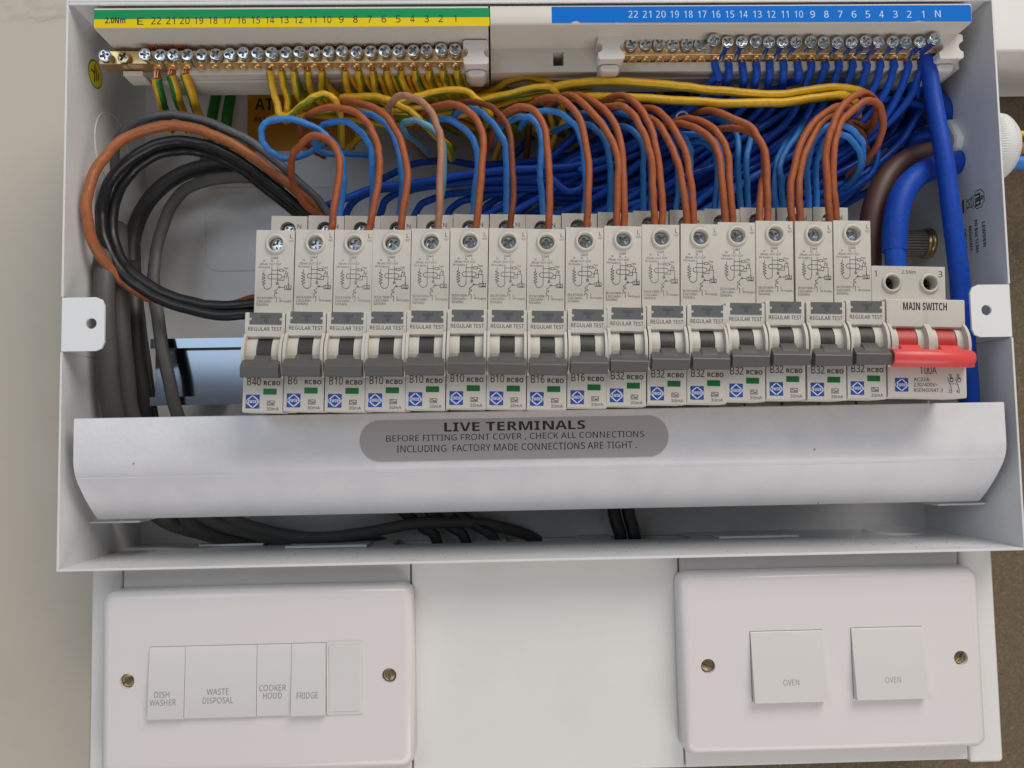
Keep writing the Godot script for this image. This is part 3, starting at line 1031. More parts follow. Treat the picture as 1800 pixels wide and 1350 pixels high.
func diagram(b: Maker, x: float, z: float) -> void:
	var o := Vector3(x, 0, z)
	var X := Vector3.RIGHT
	var Y := Vector3.UP
	var w := 0.24
	for t in [["Load", 7.2, 141.5, 3.1, 1.2], ["N", 3.7, 140.2, 0.8, 0.9], ["N", 7.3, 140.1, 0.8, 0.9], ["L", 10.2, 140.1, 0.6, 0.9], ["(Blue)", 2.2, 138.4, 3.6, 1.25], ["OUT", 6.5, 138.6, 2.5, 0.95], ["OUT", 9.5, 138.6, 2.5, 0.95],
			["IN-Supply", 1.4, 136.9, 5.7, 1.2], ["Test", 13.1, 136.8, 2.2, 0.95], ["IEC61009-1", 1.1, 122.7, 8.0, 1.05], ["230/240V~", 1.1, 121.1, 7.2, 1.1], ["50/60Hz", 1.1, 119.6, 5.6, 1.1], ["L", 11.6, 122.9, 0.6, 0.95], ["IN-Supply", 11.5, 121.2, 5.8, 1.2]]:
		txt(b, t[0], o + Vector3(t[1], t[2], 0), t[3], t[4])
	b.strokes([Vector2(7.7, 137.9), Vector2(7.7, 128.8), Vector2(7.2, 127.9), Vector2(6.4, 127.4), Vector2(5.5, 127.3), Vector2(4.6, 127.9), Vector2(4.1, 129.0), Vector2(3.6, 129.7)], o, X, Y, w)
	var coil: Array = [Vector2(4.1, 136.2), Vector2(4.1, 135.0)]
	for k in 33:
		coil.append(Vector2(4.1 + 0.75 * sin(k * TAU / 8.0 + PI), 134.8 - k * 0.16))
	coil.append(Vector2(3.6, 129.7))
	b.strokes(coil, o, X, Y, w)
	b.strokes([Vector2(10.4, 137.9), Vector2(10.4, 130.6)], o, X, Y, w)
	b.strokes([Vector2(7.7, 136.3), Vector2(11.2, 136.3)], o, X, Y, w)
	b.strokes([Vector2(11.2, 135.8), Vector2(12.9, 135.8), Vector2(12.9, 136.8), Vector2(11.2, 136.8), Vector2(11.2, 135.8)], o, X, Y, w)
	b.strokes([Vector2(12.9, 136.3), Vector2(13.9, 136.0)], o, X, Y, w)
	b.strokes([Vector2(14.4, 135.9), Vector2(13.5, 133.6), Vector2(13.5, 131.6), Vector2(10.4, 131.6)], o, X, Y, w)
	b.strokes([Vector2(14.1, 134.9), Vector2(15.1, 134.6), Vector2(15.1, 135.4)], o, X, Y, w)
	b.strokes([Vector2(15.1, 134.6), Vector2(15.1, 133.9), Vector2(14.6, 133.9)], o, X, Y, w)
	var ring := round_rect(Vector2(5.9, 132.2), Vector2(12.4, 134.3), 1.04)
	ring.append(ring[0])
	b.strokes(Array(ring), o, X, Y, w)
	b.strokes([Vector2(12.4, 133.2), Vector2(15.5, 133.2), Vector2(15.5, 129.2)], o, X, Y, w)
	b.tri(o + Vector3(15.5, 129.1, 0), o + Vector3(15.15, 130.0, 0), o + Vector3(15.85, 130.0, 0), Vector3.BACK, Vector3.BACK, Vector3.BACK)
	b.strokes([Vector2(13.8, 127.3), Vector2(16.8, 127.3), Vector2(16.8, 129.0), Vector2(13.8, 129.0), Vector2(13.8, 127.3)], o, X, Y, w)
	b.strokes([Vector2(14.6, 127.6), Vector2(14.6, 128.7)], o, X, Y, w)
	b.strokes([Vector2(15.1, 127.6), Vector2(15.7, 128.7), Vector2(16.3, 127.6), Vector2(15.1, 127.6)], o, X, Y, w)
	b.strokes([Vector2(13.8, 128.3), Vector2(10.9, 128.3)], o, X, Y, w)
	b.tri(o + Vector3(10.8, 128.3, 0), o + Vector3(11.8, 128.65, 0), o + Vector3(11.8, 127.95, 0), Vector3.BACK, Vector3.BACK, Vector3.BACK)
	b.strokes([Vector2(11.4, 129.0), Vector2(10.1, 127.0), Vector2(9.3, 126.7), Vector2(9.4, 126.1), Vector2(10.3, 125.9), Vector2(10.3, 125.4), Vector2(9.3, 125.2), Vector2(9.1, 124.5), Vector2(9.6, 123.8), Vector2(10.2, 123.6), Vector2(10.2, 121.4)], o, X, Y, w)
	for k in 3:
		b.strokes([Vector2(9.9, 130.5 - k * 0.45), Vector2(10.9, 130.5 - k * 0.45)], o, X, Y, w)


func breakers() -> void:
	var ratings := ["B40", "B6", "B10", "B10", "B10", "B10", "B10", "B16", "B16", "B32", "B32", "B32", "B32", "B32", "B32", "B32"]
	var labels := ["breaker marked B40, at the left end of the breaker row", "breaker marked B6, second in the breaker row", "B10 breaker touching the B6 breaker, first of the five B10", "second of the five B10 breakers counted from the left",
		"middle one of the five B10 breakers, under the pale pinkish wire", "fourth of the five B10 breakers, with the blackest printing", "B10 breaker touching the first B16, last of the five B10", "B16 breaker touching the last B10 breaker", "B16 breaker touching the first B32 breaker",
		"B32 breaker touching the second B16, first of the seven B32", "second of the seven B32 breakers counted from the left", "third of the seven B32 breakers counted from the left", "middle one of the seven B32 breakers", "fifth B32 breaker, left of the dark gap in the row", "sixth B32 breaker, right of the dark gap in the row", "B32 breaker touching the red levered main switch"]
	var rise := [0.2, 0.0, -0.2, -0.4, -0.1, -0.1, -0.3, -0.7, -0.2, 0.1, 0.6, 0.8, 1.2, 1.5, 1.4, 1.4]
	var x := X0
	var w := 17.62
	var base := Vector3(X0 + w / 2, 112, 46)
	var o := thing("circuit_breaker", labels[0], "circuit breaker", base, "grey circuit breakers in one row on the rail")
	var a: Material = M["breaker plastic"]
	# stepped shell: lower shoulder, waist, lever housing
	var b := Maker.new()
	pole(o, x, x + w, M["barrel grey"], 70.0, 114.6, b)
	b.box(Vector3(x, 56, 46), Vector3(x + w, 71.5, 80), 0.4)
	b.box(Vector3(x + 0.05, 70.6, 46), Vector3(x + w - 0.05, 115.4, 96.5), 0.3)
	obj("casing", b, a, o)
	# upper step with the live terminal
	b = Maker.new()
	var at := Vector2(x + 9.1, 148.6)
	well(b, Vector2(x, 114.4), Vector2(x + w, 155.0), LZ, at, 3.45, 4.6, true)
	b.sweep(PackedVector2Array([Vector2(x, 114.4), Vector2(x + w, 114.4), Vector2(x + w, 155.0), Vector2(x, 155.0)]), 2, 78, LZ, 0.0, false, false)
	b.quad(Vector3(x, 155, 78), Vector3(x + w, 155, 78), Vector3(x + w, 155, LZ), Vector3(x, 155, LZ), Vector3.UP)
	obj("live_shoulder", b, a, o)
	b = Maker.new()
	b.lathe(PackedVector2Array([Vector2(-0.3, 3.42), Vector2(-0.3, 0)]), Vector3(at.x, at.y, LZ - 4.0), Vector3.BACK, 24)
	screw_head(b, Vector3(at.x - 0.1, at.y - 0.1, LZ - 2.6), 3.25, 2.0, "cross", 2.2, 0.0)
	var screw := obj("terminal_screw", b, M["zinc"], o)
	# back step with the neutral terminal
	b = Maker.new()
	var an := Vector2(x + 8.2, 161.4)
	well(b, Vector2(x, 150.0), Vector2(x + w, 168.2), NZ, an, 3.9, 5.5, false)
	b.sweep(PackedVector2Array([Vector2(x, 112), Vector2(x + w, 112), Vector2(x + w, 168.2), Vector2(x, 168.2)]), 2, 40, NZ, 0.0, false, false)
	b.quad(Vector3(x, 112, NZ), Vector3(x + w, 112, NZ), Vector3(x + w, 150, NZ), Vector3(x, 150, NZ), Vector3.BACK)
	obj("neutral_shoulder", b, a, o)
	b = Maker.new()
	b.lathe(PackedVector2Array([Vector2(0, 3.85), Vector2(0, 0)]), Vector3(an.x, an.y, NZ - 5.4), Vector3.BACK, 24)
	screw_head(b, Vector3(an.x, an.y, NZ - 2.8), 3.2, 2.4, "cross", 1.4, 0.5)
	obj("terminal_screw", b, M["zinc"], o)
	# test button with notched flanks and its raised T
	b = Maker.new()
	var f := FZ + 0.25
	b.sweep(PackedVector2Array([Vector2(x + 2.0, 109.3), Vector2(x + 16.2, 109.3), Vector2(x + 16.2, 111.1), Vector2(x + 15.2, 111.1), Vector2(x + 15.2, 112.3), Vector2(x + 16.2, 112.3), Vector2(x + 16.2, 114.5), Vector2(x + 2.0, 114.5), Vector2(x + 2.0, 112.3), Vector2(x + 3.0, 112.3), Vector2(x + 3.0, 111.1), Vector2(x + 2.0, 111.1)]), 2, FZ - 1.0, f)
	var tb := obj("test_button", b, M["button grey"], o)
	b = Maker.new()
	b.box(Vector3(x + 7.0, 112.2, f - 0.1), Vector3(x + 11.6, 113.4, f + 0.12), 0.1)
	b.box(Vector3(x + 8.5, 110.3, f - 0.1), Vector3(x + 10.1, 112.2, f + 0.12), 0.1)
	obj("button_relief", b, M["button relief"], tb)
	# lever
	b = Maker.new()
	lever_bar(b, x + 0.75, x + w - 0.45, [[x + w * 0.315, x + w * 0.705]])
	var lv := obj("lever", b, M["lever grey"], o)
	b = Maker.new()
	txt(b, "OFF", Vector3(x + 6.3, 96.2, 111.95), 4.6, 2.3)
	obj("off_mark", b, M["lever grey"], lv)
	# green flag in its window
	b = Maker.new()
	b.box(Vector3(x + 9.0, 78.0, FZ - 0.5), Vector3(x + 14.9, 80.6, FZ + 0.12), 0.1)
	obj("green_flag", b, M["indicator green"], o)
	b = Maker.new()
	var b2 := Maker.new()
	badge(b, b2, Vector2(x + 1.4, 71.8), 6.1, FZ)
	var bd := obj("maker_badge", b, M["badge blue"], o)
	obj("badge_print", b2, M["print white"], bd)
	# printing
	b = Maker.new()
	var z := FZ + 0.06
	txt(b, "REGULAR TEST", Vector3(x + 1.5, 106.4, z), 14.9, 1.75)
	txt(b, "RCBO", Vector3(x + 9.1, 82.1, z), 7.3, 1.95, Vector3.RIGHT, Vector3.UP, true)
	obj("front_print", b, M["print black"], o)
	b = Maker.new()
	txt(b, "30mA", Vector3(x + 10.7, 71.0, z), 5.4, 1.45)
	b.strokes([Vector2(10.9, 73.3), Vector2(14.0, 73.3), Vector2(14.0, 75.2), Vector2(10.9, 75.2), Vector2(10.9, 73.3)], Vector3(x, 0, z), Vector3.RIGHT, Vector3.UP, 0.2)
	b.strokes([Vector2(11.2, 74.4), Vector2(11.8, 74.8), Vector2(12.5, 74.3), Vector2(13.2, 74.0), Vector2(13.7, 74.5)], Vector3(x, 0, z), Vector3.RIGHT, Vector3.UP, 0.25)
	b.strokes([Vector2(11.2, 73.8), Vector2(13.7, 73.8)], Vector3(x, 0, z), Vector3.RIGHT, Vector3.UP, 0.2)
	txt(b, "L", Vector3(x + 15.6, 151.3, LZ + 0.06), 1.1, 1.9)
	obj("small_print", b, M["print soft"], o)
	b = Maker.new()
	diagram(b, x - 0.1, LZ + 0.06)
	txt(b, "OUT", Vector3(x + 15.1, 149.6, LZ + 0.06), 2.1, 0.95)
	txt(b, "N", Vector3(x + 12.9, 162.0, NZ + 0.06), 1.9, 2.1)
	txt(b, "OUT", Vector3(x + 12.4, 159.2, NZ + 0.06), 3.4, 1.4)
	obj("circuit_print", b, M["print soft"], o)
	var lean := deg_to_rad(-1.75)
	var copies: Array[Node3D] = [o]
	for i in range(1, 16):
		var d: Node3D = o.duplicate()
		d.name = numbered("circuit_breaker")
		add_child(d, true)
		bases[d] = base
		copies.append(d)
	for i in 16:
		var d := copies[i]
		d.position = Vector3(module_x(i) + w / 2, 112 + rise[i], 46) * MM
		d.rotation = Vector3(rng.randf_range(-0.005, 0.005), rng.randf_range(-0.003, 0.003), lean + rng.randf_range(-0.003, 0.003))
		d.position.z += rng.randf_range(-0.15, 0.15) * MM
		tag(d, labels[i], "circuit breaker", "grey circuit breakers in one row on the rail")
		b = Maker.new()
		var r: String = ratings[i]
		txt(b, r, Vector3(x + 1.8, 82.0, z), 6.0 if r.length() == 3 else 4.1, 3.4)
		bases[d] = base
		obj("rating_print", b, M["print black"], d)
		var bold: bool = i in [5, 9]
		var faint: bool = i in [2, 4, 6, 10]
		(d.get_node("circuit_print") as MeshInstance3D).material_override = M["print black"] if bold else M["print faint"] if faint else M["print soft"]
		(d.get_node("front_print") as MeshInstance3D).material_override = M["print black"]
		for nm in ["terminal_screw", "terminal_screw_001"]:
			var s := d.get_node(nm) as MeshInstance3D
			var c := Vector3(at.x, at.y, 0) if nm == "terminal_screw" else Vector3(an.x, an.y, 0)
			var p := (c - Vector3(base.x, base.y, 0)) * MM
			var turn := rng.randf() * TAU
			s.transform = Transform3D(Basis(), p) * Transform3D(Basis(Vector3.BACK, turn), Vector3.ZERO) * Transform3D(Basis(), -p)


func main_switch() -> void:
	var x := 381.9
	var w := 35.9
	var base := Vector3(x + w / 2, 112, 46)
	var o := thing("main_switch", "double pole main switch with a red bar lever at the right end of the row", "main switch", base)
	var a: Material = M["breaker plastic"]
	var b := Maker.new()
	pole(o, x, x + w / 2, M["red barrel"], 71.6, 116.4, b, 0.27, 0.74)
	pole(o, x + w / 2 + 0.06, x + w, M["red barrel"], 71.6, 116.4, b, 0.27, 0.74)
	b.box(Vector3(x, 57, 46), Vector3(x + w, 73.0, 80), 0.4)
	b.box(Vector3(x + 0.05, 72.2, 46), Vector3(x + w - 0.05, 117, 96.0), 0.3)
	obj("casing", b, a, o)
	b = Maker.new()
	var sx := x - 0.6
	var sw := 35.0
	for s in [0, 1]:
		var lo := Vector2(sx + s * sw / 2, 116.2)
		well(b, lo, Vector2(lo.x + sw / 2, 134.2), LZ, Vector2([390.8, 408.7][s], 126.2), 3.35, 11.0, true)
	b.sweep(PackedVector2Array([Vector2(sx, 116.2), Vector2(sx + sw, 116.2), Vector2(sx + sw, 133.4), Vector2(sx + sw - 0.8, 134.2), Vector2(sx, 134.2)]), 2, 50, LZ, 0.0, false, false)
	obj("terminal_shoulder", b, a, o)
	for s in [0, 1]:
		b = Maker.new()
		var at: float = [390.8, 408.7][s]
		b.lathe(PackedVector2Array([Vector2(0, 3.3), Vector2(0, 0)]), Vector3(at, 126.2, LZ - 6.4), Vector3.BACK, 24)
		screw_head(b, Vector3(at, 126.2, LZ - 4.8), 3.1, 1.6, "cross", 1.5, 0.4 + s)
		obj("terminal_screw", b, M["zinc dull"], o)
	b = Maker.new()
	lever_bar(b, x + 1.0, x + w - 0.5, [[x + 4.6, x + 13.6], [x + 22.6, x + 31.5]])
	# round tie bar through both levers, hollow at its open end
	b.lathe(PackedVector2Array([Vector2(2.5, 0.0), Vector2(2.5, 1.9), Vector2(0, 2.5), Vector2(0, 3.6), Vector2(0.4, 3.9), Vector2(35.6, 3.7), Vector2(36.7, 3.0), Vector2(37.1, 1.6), Vector2(37.1, 0.0)]), Vector3(x - 1.4, 89.0, 116.8), Vector3.RIGHT, 28, 0.7)
	obj("lever", b, M["red lever"], o)
	b = Maker.new()
	var z := FZ + 0.06
	txt(b, "MAIN SWITCH", Vector3(x + 7.6, 111.4, z), 20.2, 3.4, Vector3.RIGHT, Vector3.UP, true)
	txt(b, "100A", Vector3(x + 14.8, 82.3, z), 7.6, 3.6)
	txt(b, "AC22A", Vector3(x + 11.8, 79.0, z), 7.2, 1.6)
	txt(b, "230/400V~", Vector3(x + 11.8, 76.6, z), 11.0, 1.7)
	txt(b, "BSEN60947-3", Vector3(x + 11.8, 74.2, z), 13.2, 1.6)
	for s in [0, 1]:
		var p := Vector3(x + 29.0 + s * 3.5, 0, z)
		b.strokes([Vector2(0, 82.4), Vector2(0, 80.6)], p, Vector3.RIGHT, Vector3.UP, 0.25)
		b.strokes([Vector2(-1.6, 80.6), Vector2(0.0, 75.6), Vector2(0, 73.8)], p, Vector3.RIGHT, Vector3.UP, 0.25)
		b.strokes([Vector2(-0.6, 80.6), Vector2(0.9, 80.6)], p, Vector3.RIGHT, Vector3.UP, 0.25)
		b.strokes(Array(arc(Vector2(0.1, 79.7), 0.75, 0, 360, 12)), p, Vector3.RIGHT, Vector3.UP, 0.25)
		txt(b, ["1", "3"][s], p + Vector3(-1.2, 80.9, 0), 0.8, 1.5)
		txt(b, ["2", "4"][s], p + Vector3(-1.4, 73.9, 0), 1.0, 1.5)
	for k in 3:
		b.strokes([Vector2(28.4 + k * 1.1, 78.0), Vector2(29.0 + k * 1.1, 78.0)], Vector3(x, 0, z), Vector3.RIGHT, Vector3.UP, 0.2)
	txt(b, "1", Vector3(sx + 1.4, 129.0, LZ + 0.06), 1.0, 2.9)
	txt(b, "3", Vector3(sx + 31.8, 129.2, LZ + 0.06), 2.0, 2.9)
	txt(b, "2.5Nm", Vector3(sx + 14.4, 130.6, LZ + 0.06), 6.6, 1.7)
	obj("front_print", b, M["print black"], o)
	b = Maker.new()
	var b2 := Maker.new()
	badge(b, b2, Vector2(x + 3.2, 74.2), 6.1, FZ)
	var bd := obj("maker_badge", b, M["badge blue"], o)
	obj("badge_print", b2, M["print white"], bd)
	o.rotation.z = deg_to_rad(-1.75)


func cover() -> void:
	var o := thing("live_terminal_cover", "curved white metal cover below the breakers with a grey warning label", "terminal cover", Vector3(227, 20, 62))
	var b := Maker.new()
	var front := PackedVector2Array([Vector2(69.9, 85.0), Vector2(69.6, 85.8), Vector2(69.0, 86.0), Vector2(50.5, 86.0)])
	front.append_array(PackedVector2Array([Vector2(47.5, 85.7), Vector2(44.6, 84.8), Vector2(42.4, 83.75), Vector2(42.15, 83.4), Vector2(41.75, 83.2), Vector2(41.5, 83.25), Vector2(39.0, 81.4), Vector2(35.5, 78.4), Vector2(31.0, 74.2), Vector2(26.5, 69.4), Vector2(22.0, 64.0), Vector2(20.4, 61.8)]))
	var all := front.duplicate()
	for i in range(front.size() - 1, -1, -1):
		var q := front[i]
		all.append(Vector2(q.x if i < 3 else q.x + 0.7, q.y - 1.0))
	b.sweep(all, 0, 5.9, 449.6, 0.86)
	obj("shield", b, M["cover paint"], o)
	# inner shelf the cover hangs from
	b = Maker.new()
	b.box(Vector3(6.4, 69.0, 81.5), Vector3(449.1, 69.85, 84.9), 0.2)
	obj("upper_fold", b, M["cover paint"], o)
	b = Maker.new()
	var y0 := 46.9
	var ol := round_rect(Vector2(139.4, y0), Vector2(286.2, 66.3), 9.6, 10)
	b.sweep(ol, 2, 86.0, 86.14)
	var lb := obj("warning_label", b, M["label grey"], o)
	b = Maker.new()
	txt(b, "LIVE TERMINALS", Vector3(179.4, 60.5, 86.2), 67.0, 4.2, Vector3.RIGHT, Vector3.UP, true)
	txt(b, "BEFORE FITTING FRONT COVER , CHECK ALL CONNECTIONS", Vector3(152.0, 55.8, 86.2), 122.4, 3.3)
	txt(b, "INCLUDING  FACTORY MADE CONNECTIONS ARE TIGHT .", Vector3(156.8, 51.0, 86.2), 114.0, 3.2)
	obj("label_print", b, M["print black"], lb)
	# the label is stuck on a little askew
	lb.rotation.z = 0.0


# ---------------------------------------------------------------- cables and wires
func cables() -> void:
	wire("grey_cable", "grey core arching over the thick brown core in the upper left", "", M["grey core"], 2.3, path([200, 300, 40, 206, 250, 46, 230, 220, 52, 262, 207, 56, 300, 202, 58, 340, 208, 58, 385, 222, 57, 433, 244, 55, 480, 277, 52, 520, 315, 48, 556, 348, 44, 590, 392, 40]))
	wire("brown_cable", "thick light brown core bowed round the left side of the box", "", M["brown core"], 2.6, path([262, 524, 46, 228, 504, 54, 196, 476, 62, 167, 434, 70, 154, 390, 74, 153, 347, 75, 167, 304, 72, 196, 262, 68, 233, 237, 64, 278, 223, 63, 322, 222, 62, 367, 234, 61, 422, 262, 58, 478, 301, 53, 520, 334, 48, 556, 366, 42, 590, 405, 36]))
	wire("black_cable", "outer black core looping from the left down to the first breaker", "", M["black core"], 2.75, path([560, 552, 60, 500, 556, 62, 447, 553, 64, 378, 553, 64, 322, 541, 63, 267, 519, 62, 222, 486, 60, 194, 447, 58, 180, 402, 57, 180, 358, 57, 196, 313, 58, 233, 276, 59, 278, 254, 59, 322, 248, 59, 367, 257, 58, 411, 277, 55, 456, 308, 51, 500, 343, 46, 550, 384, 38]))
	wire("black_cable", "inner black core lying just inside the outer black loop", "", M["black core"], 2.75, path([560, 528, 56, 500, 532, 60, 447, 534, 63, 389, 538, 63, 344, 533, 63, 289, 516, 62, 244, 488, 60, 213, 455, 56, 199, 412, 52, 200, 366, 51, 216, 324, 51, 242, 293, 52, 278, 271, 52, 322, 264, 52, 367, 271, 50, 411, 290, 47, 456, 322, 42, 510, 366, 36, 580, 420, 30]))
	wire("brown_cable", "short dark brown core showing right of the black loop beside the B40 breaker", "", M["dark brown sleeve"], 2.2, path([400, 538, 52, 440, 526, 54, 480, 514, 54, 530, 505, 52]))
	wire("sheathed_cable", "broad dark grey sheathed cable curving down inside the black loops", "", M["dark sheath"], 4.3, path([470, 320, 18, 411, 293, 20, 370, 292, 20, 322, 305, 20, 285, 328, 20, 258, 358, 20, 238, 400, 21, 231, 450, 22, 236, 510, 24, 244, 583, 26, 254, 650, 28, 264, 728, 30, 290, 830, 30, 340, 925, 26, 400, 945, 16, 470, 962, 8]), -1, false, 0.95)
	wire("sheathed_cable", "thin grey sheathed cable crossing in front of the rail end", "", M["grey sheath"], 3.3, path([500, 322, 22, 433, 312, 28, 378, 315, 30, 333, 329, 31, 306, 355, 31, 289, 391, 31, 276, 436, 32, 270, 485, 36, 276, 550, 48, 284, 606, 52, 296, 661, 52, 312, 728, 48, 350, 830, 36, 400, 905, 26, 467, 932, 20, 540, 945, 18, 600, 942, 18, 660, 933, 18, 720, 922, 18, 800, 918, 16, 870, 924, 12, 930, 942, 4, 960, 960, -6]), -1, false, 0.75)
	wire("sheathed_cable", "leftmost grey sheathed cable running down against the left wall", "", M["grey sheath"], 5.2, path([188, 392, 44, 187, 430, 52, 184, 472, 61, 183, 539, 64, 188, 628, 62, 199, 728, 56, 230, 830, 40, 280, 905, 24, 360, 935, 14, 460, 952, 6, 520, 975, -8]), -1, false, 0.9)
	wire("sheathed_cable", "grey sheathed cable second from the left wall beside the fixing lug", "", M["grey sheath"], 5.2, path([206, 400, 32, 208, 440, 42, 209, 480, 50, 210, 560, 52, 218, 650, 50, 228, 728, 46, 272, 830, 34, 340, 900, 24, 433, 930, 18, 533, 950, 12, 640, 955, 6, 700, 965, -8]), -1, false, 0.9)
	wire("sheathed_cable", "dark sheathed cable third from the left wall, half under its neighbours", "", M["dark sheath"], 4.8, path([232, 436, 12, 232, 460, 20, 233, 495, 31, 238, 583, 37, 249, 672, 37, 262, 745, 33, 305, 840, 26, 380, 910, 18, 470, 940, 12, 580, 955, 4, 640, 970, -6]), -1, false, 0.9)
	for k in 2:
		wire("black_cable", ["left one of two black cables dropping through the floor slot under the cover", "right one of two black cables dropping through the floor slot under the cover"][k], "", M["black core"], 3.6, path([1068 + k * 25, 760, 18, 1074 + k * 25, 850, 18, 1080 + k * 26, 905, 18, 1090 + k * 25, 940, 18, 1096 + k * 25, 985, 16]))
	for k in 3:
		wire("black_cable", ["black cable going down the first floor slot at its left", "black cable going down the middle of the first floor slot", "black cable leaving by the second floor slot"][k], "", M["dark sheath"], 3.0, path([640 + k * 70, 800, 12, 690 + k * 50, 880, 14, 740 + k * 50, 925, 14, 765 + k * 50, 942, 14, 775 + k * 55, 990, 10]))
	for k in 2:
		wire("earth_wire", ["dark green earth cable hanging behind the earth bar, beside the thick earth cores", "dark green earth cable hanging behind the earth bar, beside the orange label"][k], "", M["earth sleeve"], 3.0, path([388 + k * 26, 118, 14, 384 + k * 26, 150, 13, 374 + k * 26, 200, 12, 366 + k * 28, 260, 11, 350 + k * 30, 320, 10]), -1, true, 1.0, Vector3(-0.3, -0.2, 0.9), 8)
	# service tails on the right
	wire("neutral_cable", "thick blue neutral cable from terminal N down the right side", "", M["tail blue"], 3.9, path([1627, 98, 64, 1633, 125, 65, 1642, 180, 68, 1655, 250, 72, 1667, 330, 74, 1678, 420, 74, 1688, 500, 72, 1696, 600, 70, 1702, 690, 66, 1706, 790, 60]), 5.2)
	var t := wire("blue_cable", "thick bright blue tail bending down into the main switch", "", M["tail blue"], 6.2, path([1752, 282, 46, 1700, 283, 50, 1650, 292, 56, 1612, 310, 62, 1586, 342, 66, 1574, 390, 68, 1572, 442, 69]))
	var b := Maker.new()
	b.tube(spline(path([1573, 400, 69, 1573, 440, 70, 1577, 500, 70])), 4.9, 4.9, 16)
	var inner := MeshInstance3D.new()
	inner.name = "inner_sleeve"
	t.add_child(inner, true)
	inner.mesh = mesh_of(b, bases[t])
	inner.material_override = M["royal sleeve"]
	wire("brown_cable", "thick dark brown tail bending down beside the last breaker", "", M["tail brown"], 6.0, path([1752, 262, 40, 1700, 262, 42, 1640, 268, 46, 1592, 283, 50, 1557, 315, 53, 1538, 360, 55, 1530, 410, 56, 1528, 470, 56]))
	wire("blue_cable", "blue loop bulging out behind the thick neutral cable", "", M["tail blue"], 3.6, path([1600, 140, 40, 1640, 160, 44, 1664, 190, 46, 1668, 215, 44, 1650, 235, 38, 1600, 250, 30]))
	# armoured cable end in its brass gland
	var g := thing("armoured_cable", "grey stranded armoured cable entering through a ringed brass gland", "cable", P(1620, 425, 20))
	b = Maker.new()
	var p0 := P(1560, 428, 20)
	var p1 := P(1624, 428, 20)
	for k in 26:
		var a := TAU * k / 26
		var off := Vector3(0, cos(a), sin(a)) * 6.6
		b.tube(PackedVector3Array([p0 + off, (p0 + p1) / 2 + off, p1 + off]), 0.85, 0.85, 6)
	b.tube(PackedVector3Array([p0, p1]), 6.4, 6.4, 16)
	obj("armour_strands", b, M["strand steel"], g)
	b = Maker.new()
	b.lathe(PackedVector2Array([Vector2(0, 6.5), Vector2(0, 8.0), Vector2(1.0, 8.6), Vector2(1.8, 8.2), Vector2(2.4, 8.2), Vector2(3.2, 8.8), Vector2(4.0, 8.3), Vector2(4.8, 8.3), Vector2(5.6, 8.9), Vector2(6.6, 8.4), Vector2(7.2, 9.4), Vector2(14.0, 9.4)]), p1 - Vector3(1, 0, 0), Vector3.RIGHT, 28)
	obj("gland_ring", b, M["old brass"], g)


func copper_end(o: MeshInstance3D, strands: int, r: float, a: Vector3, c: Vector3) -> void:
	var b := Maker.new()
	if strands == 1:
		b.tube(PackedVector3Array([a, (a + c) / 2, c]), r, r, 8)
	else:
		for k in strands:
			var off := Vector3(cos(TAU * k / strands), 0, sin(TAU * k / strands)) * r * 0.66
			b.tube(PackedVector3Array([a + off * 0.8, (a + c) / 2 + off * 1.1, c + off * 1.2]), r * 0.36, r * 0.36, 6)
	var m := MeshInstance3D.new()
	m.name = "copper_end"
	o.add_child(m, true)
	m.mesh = mesh_of(b, bases[o])
	m.material_override = M["copper"]


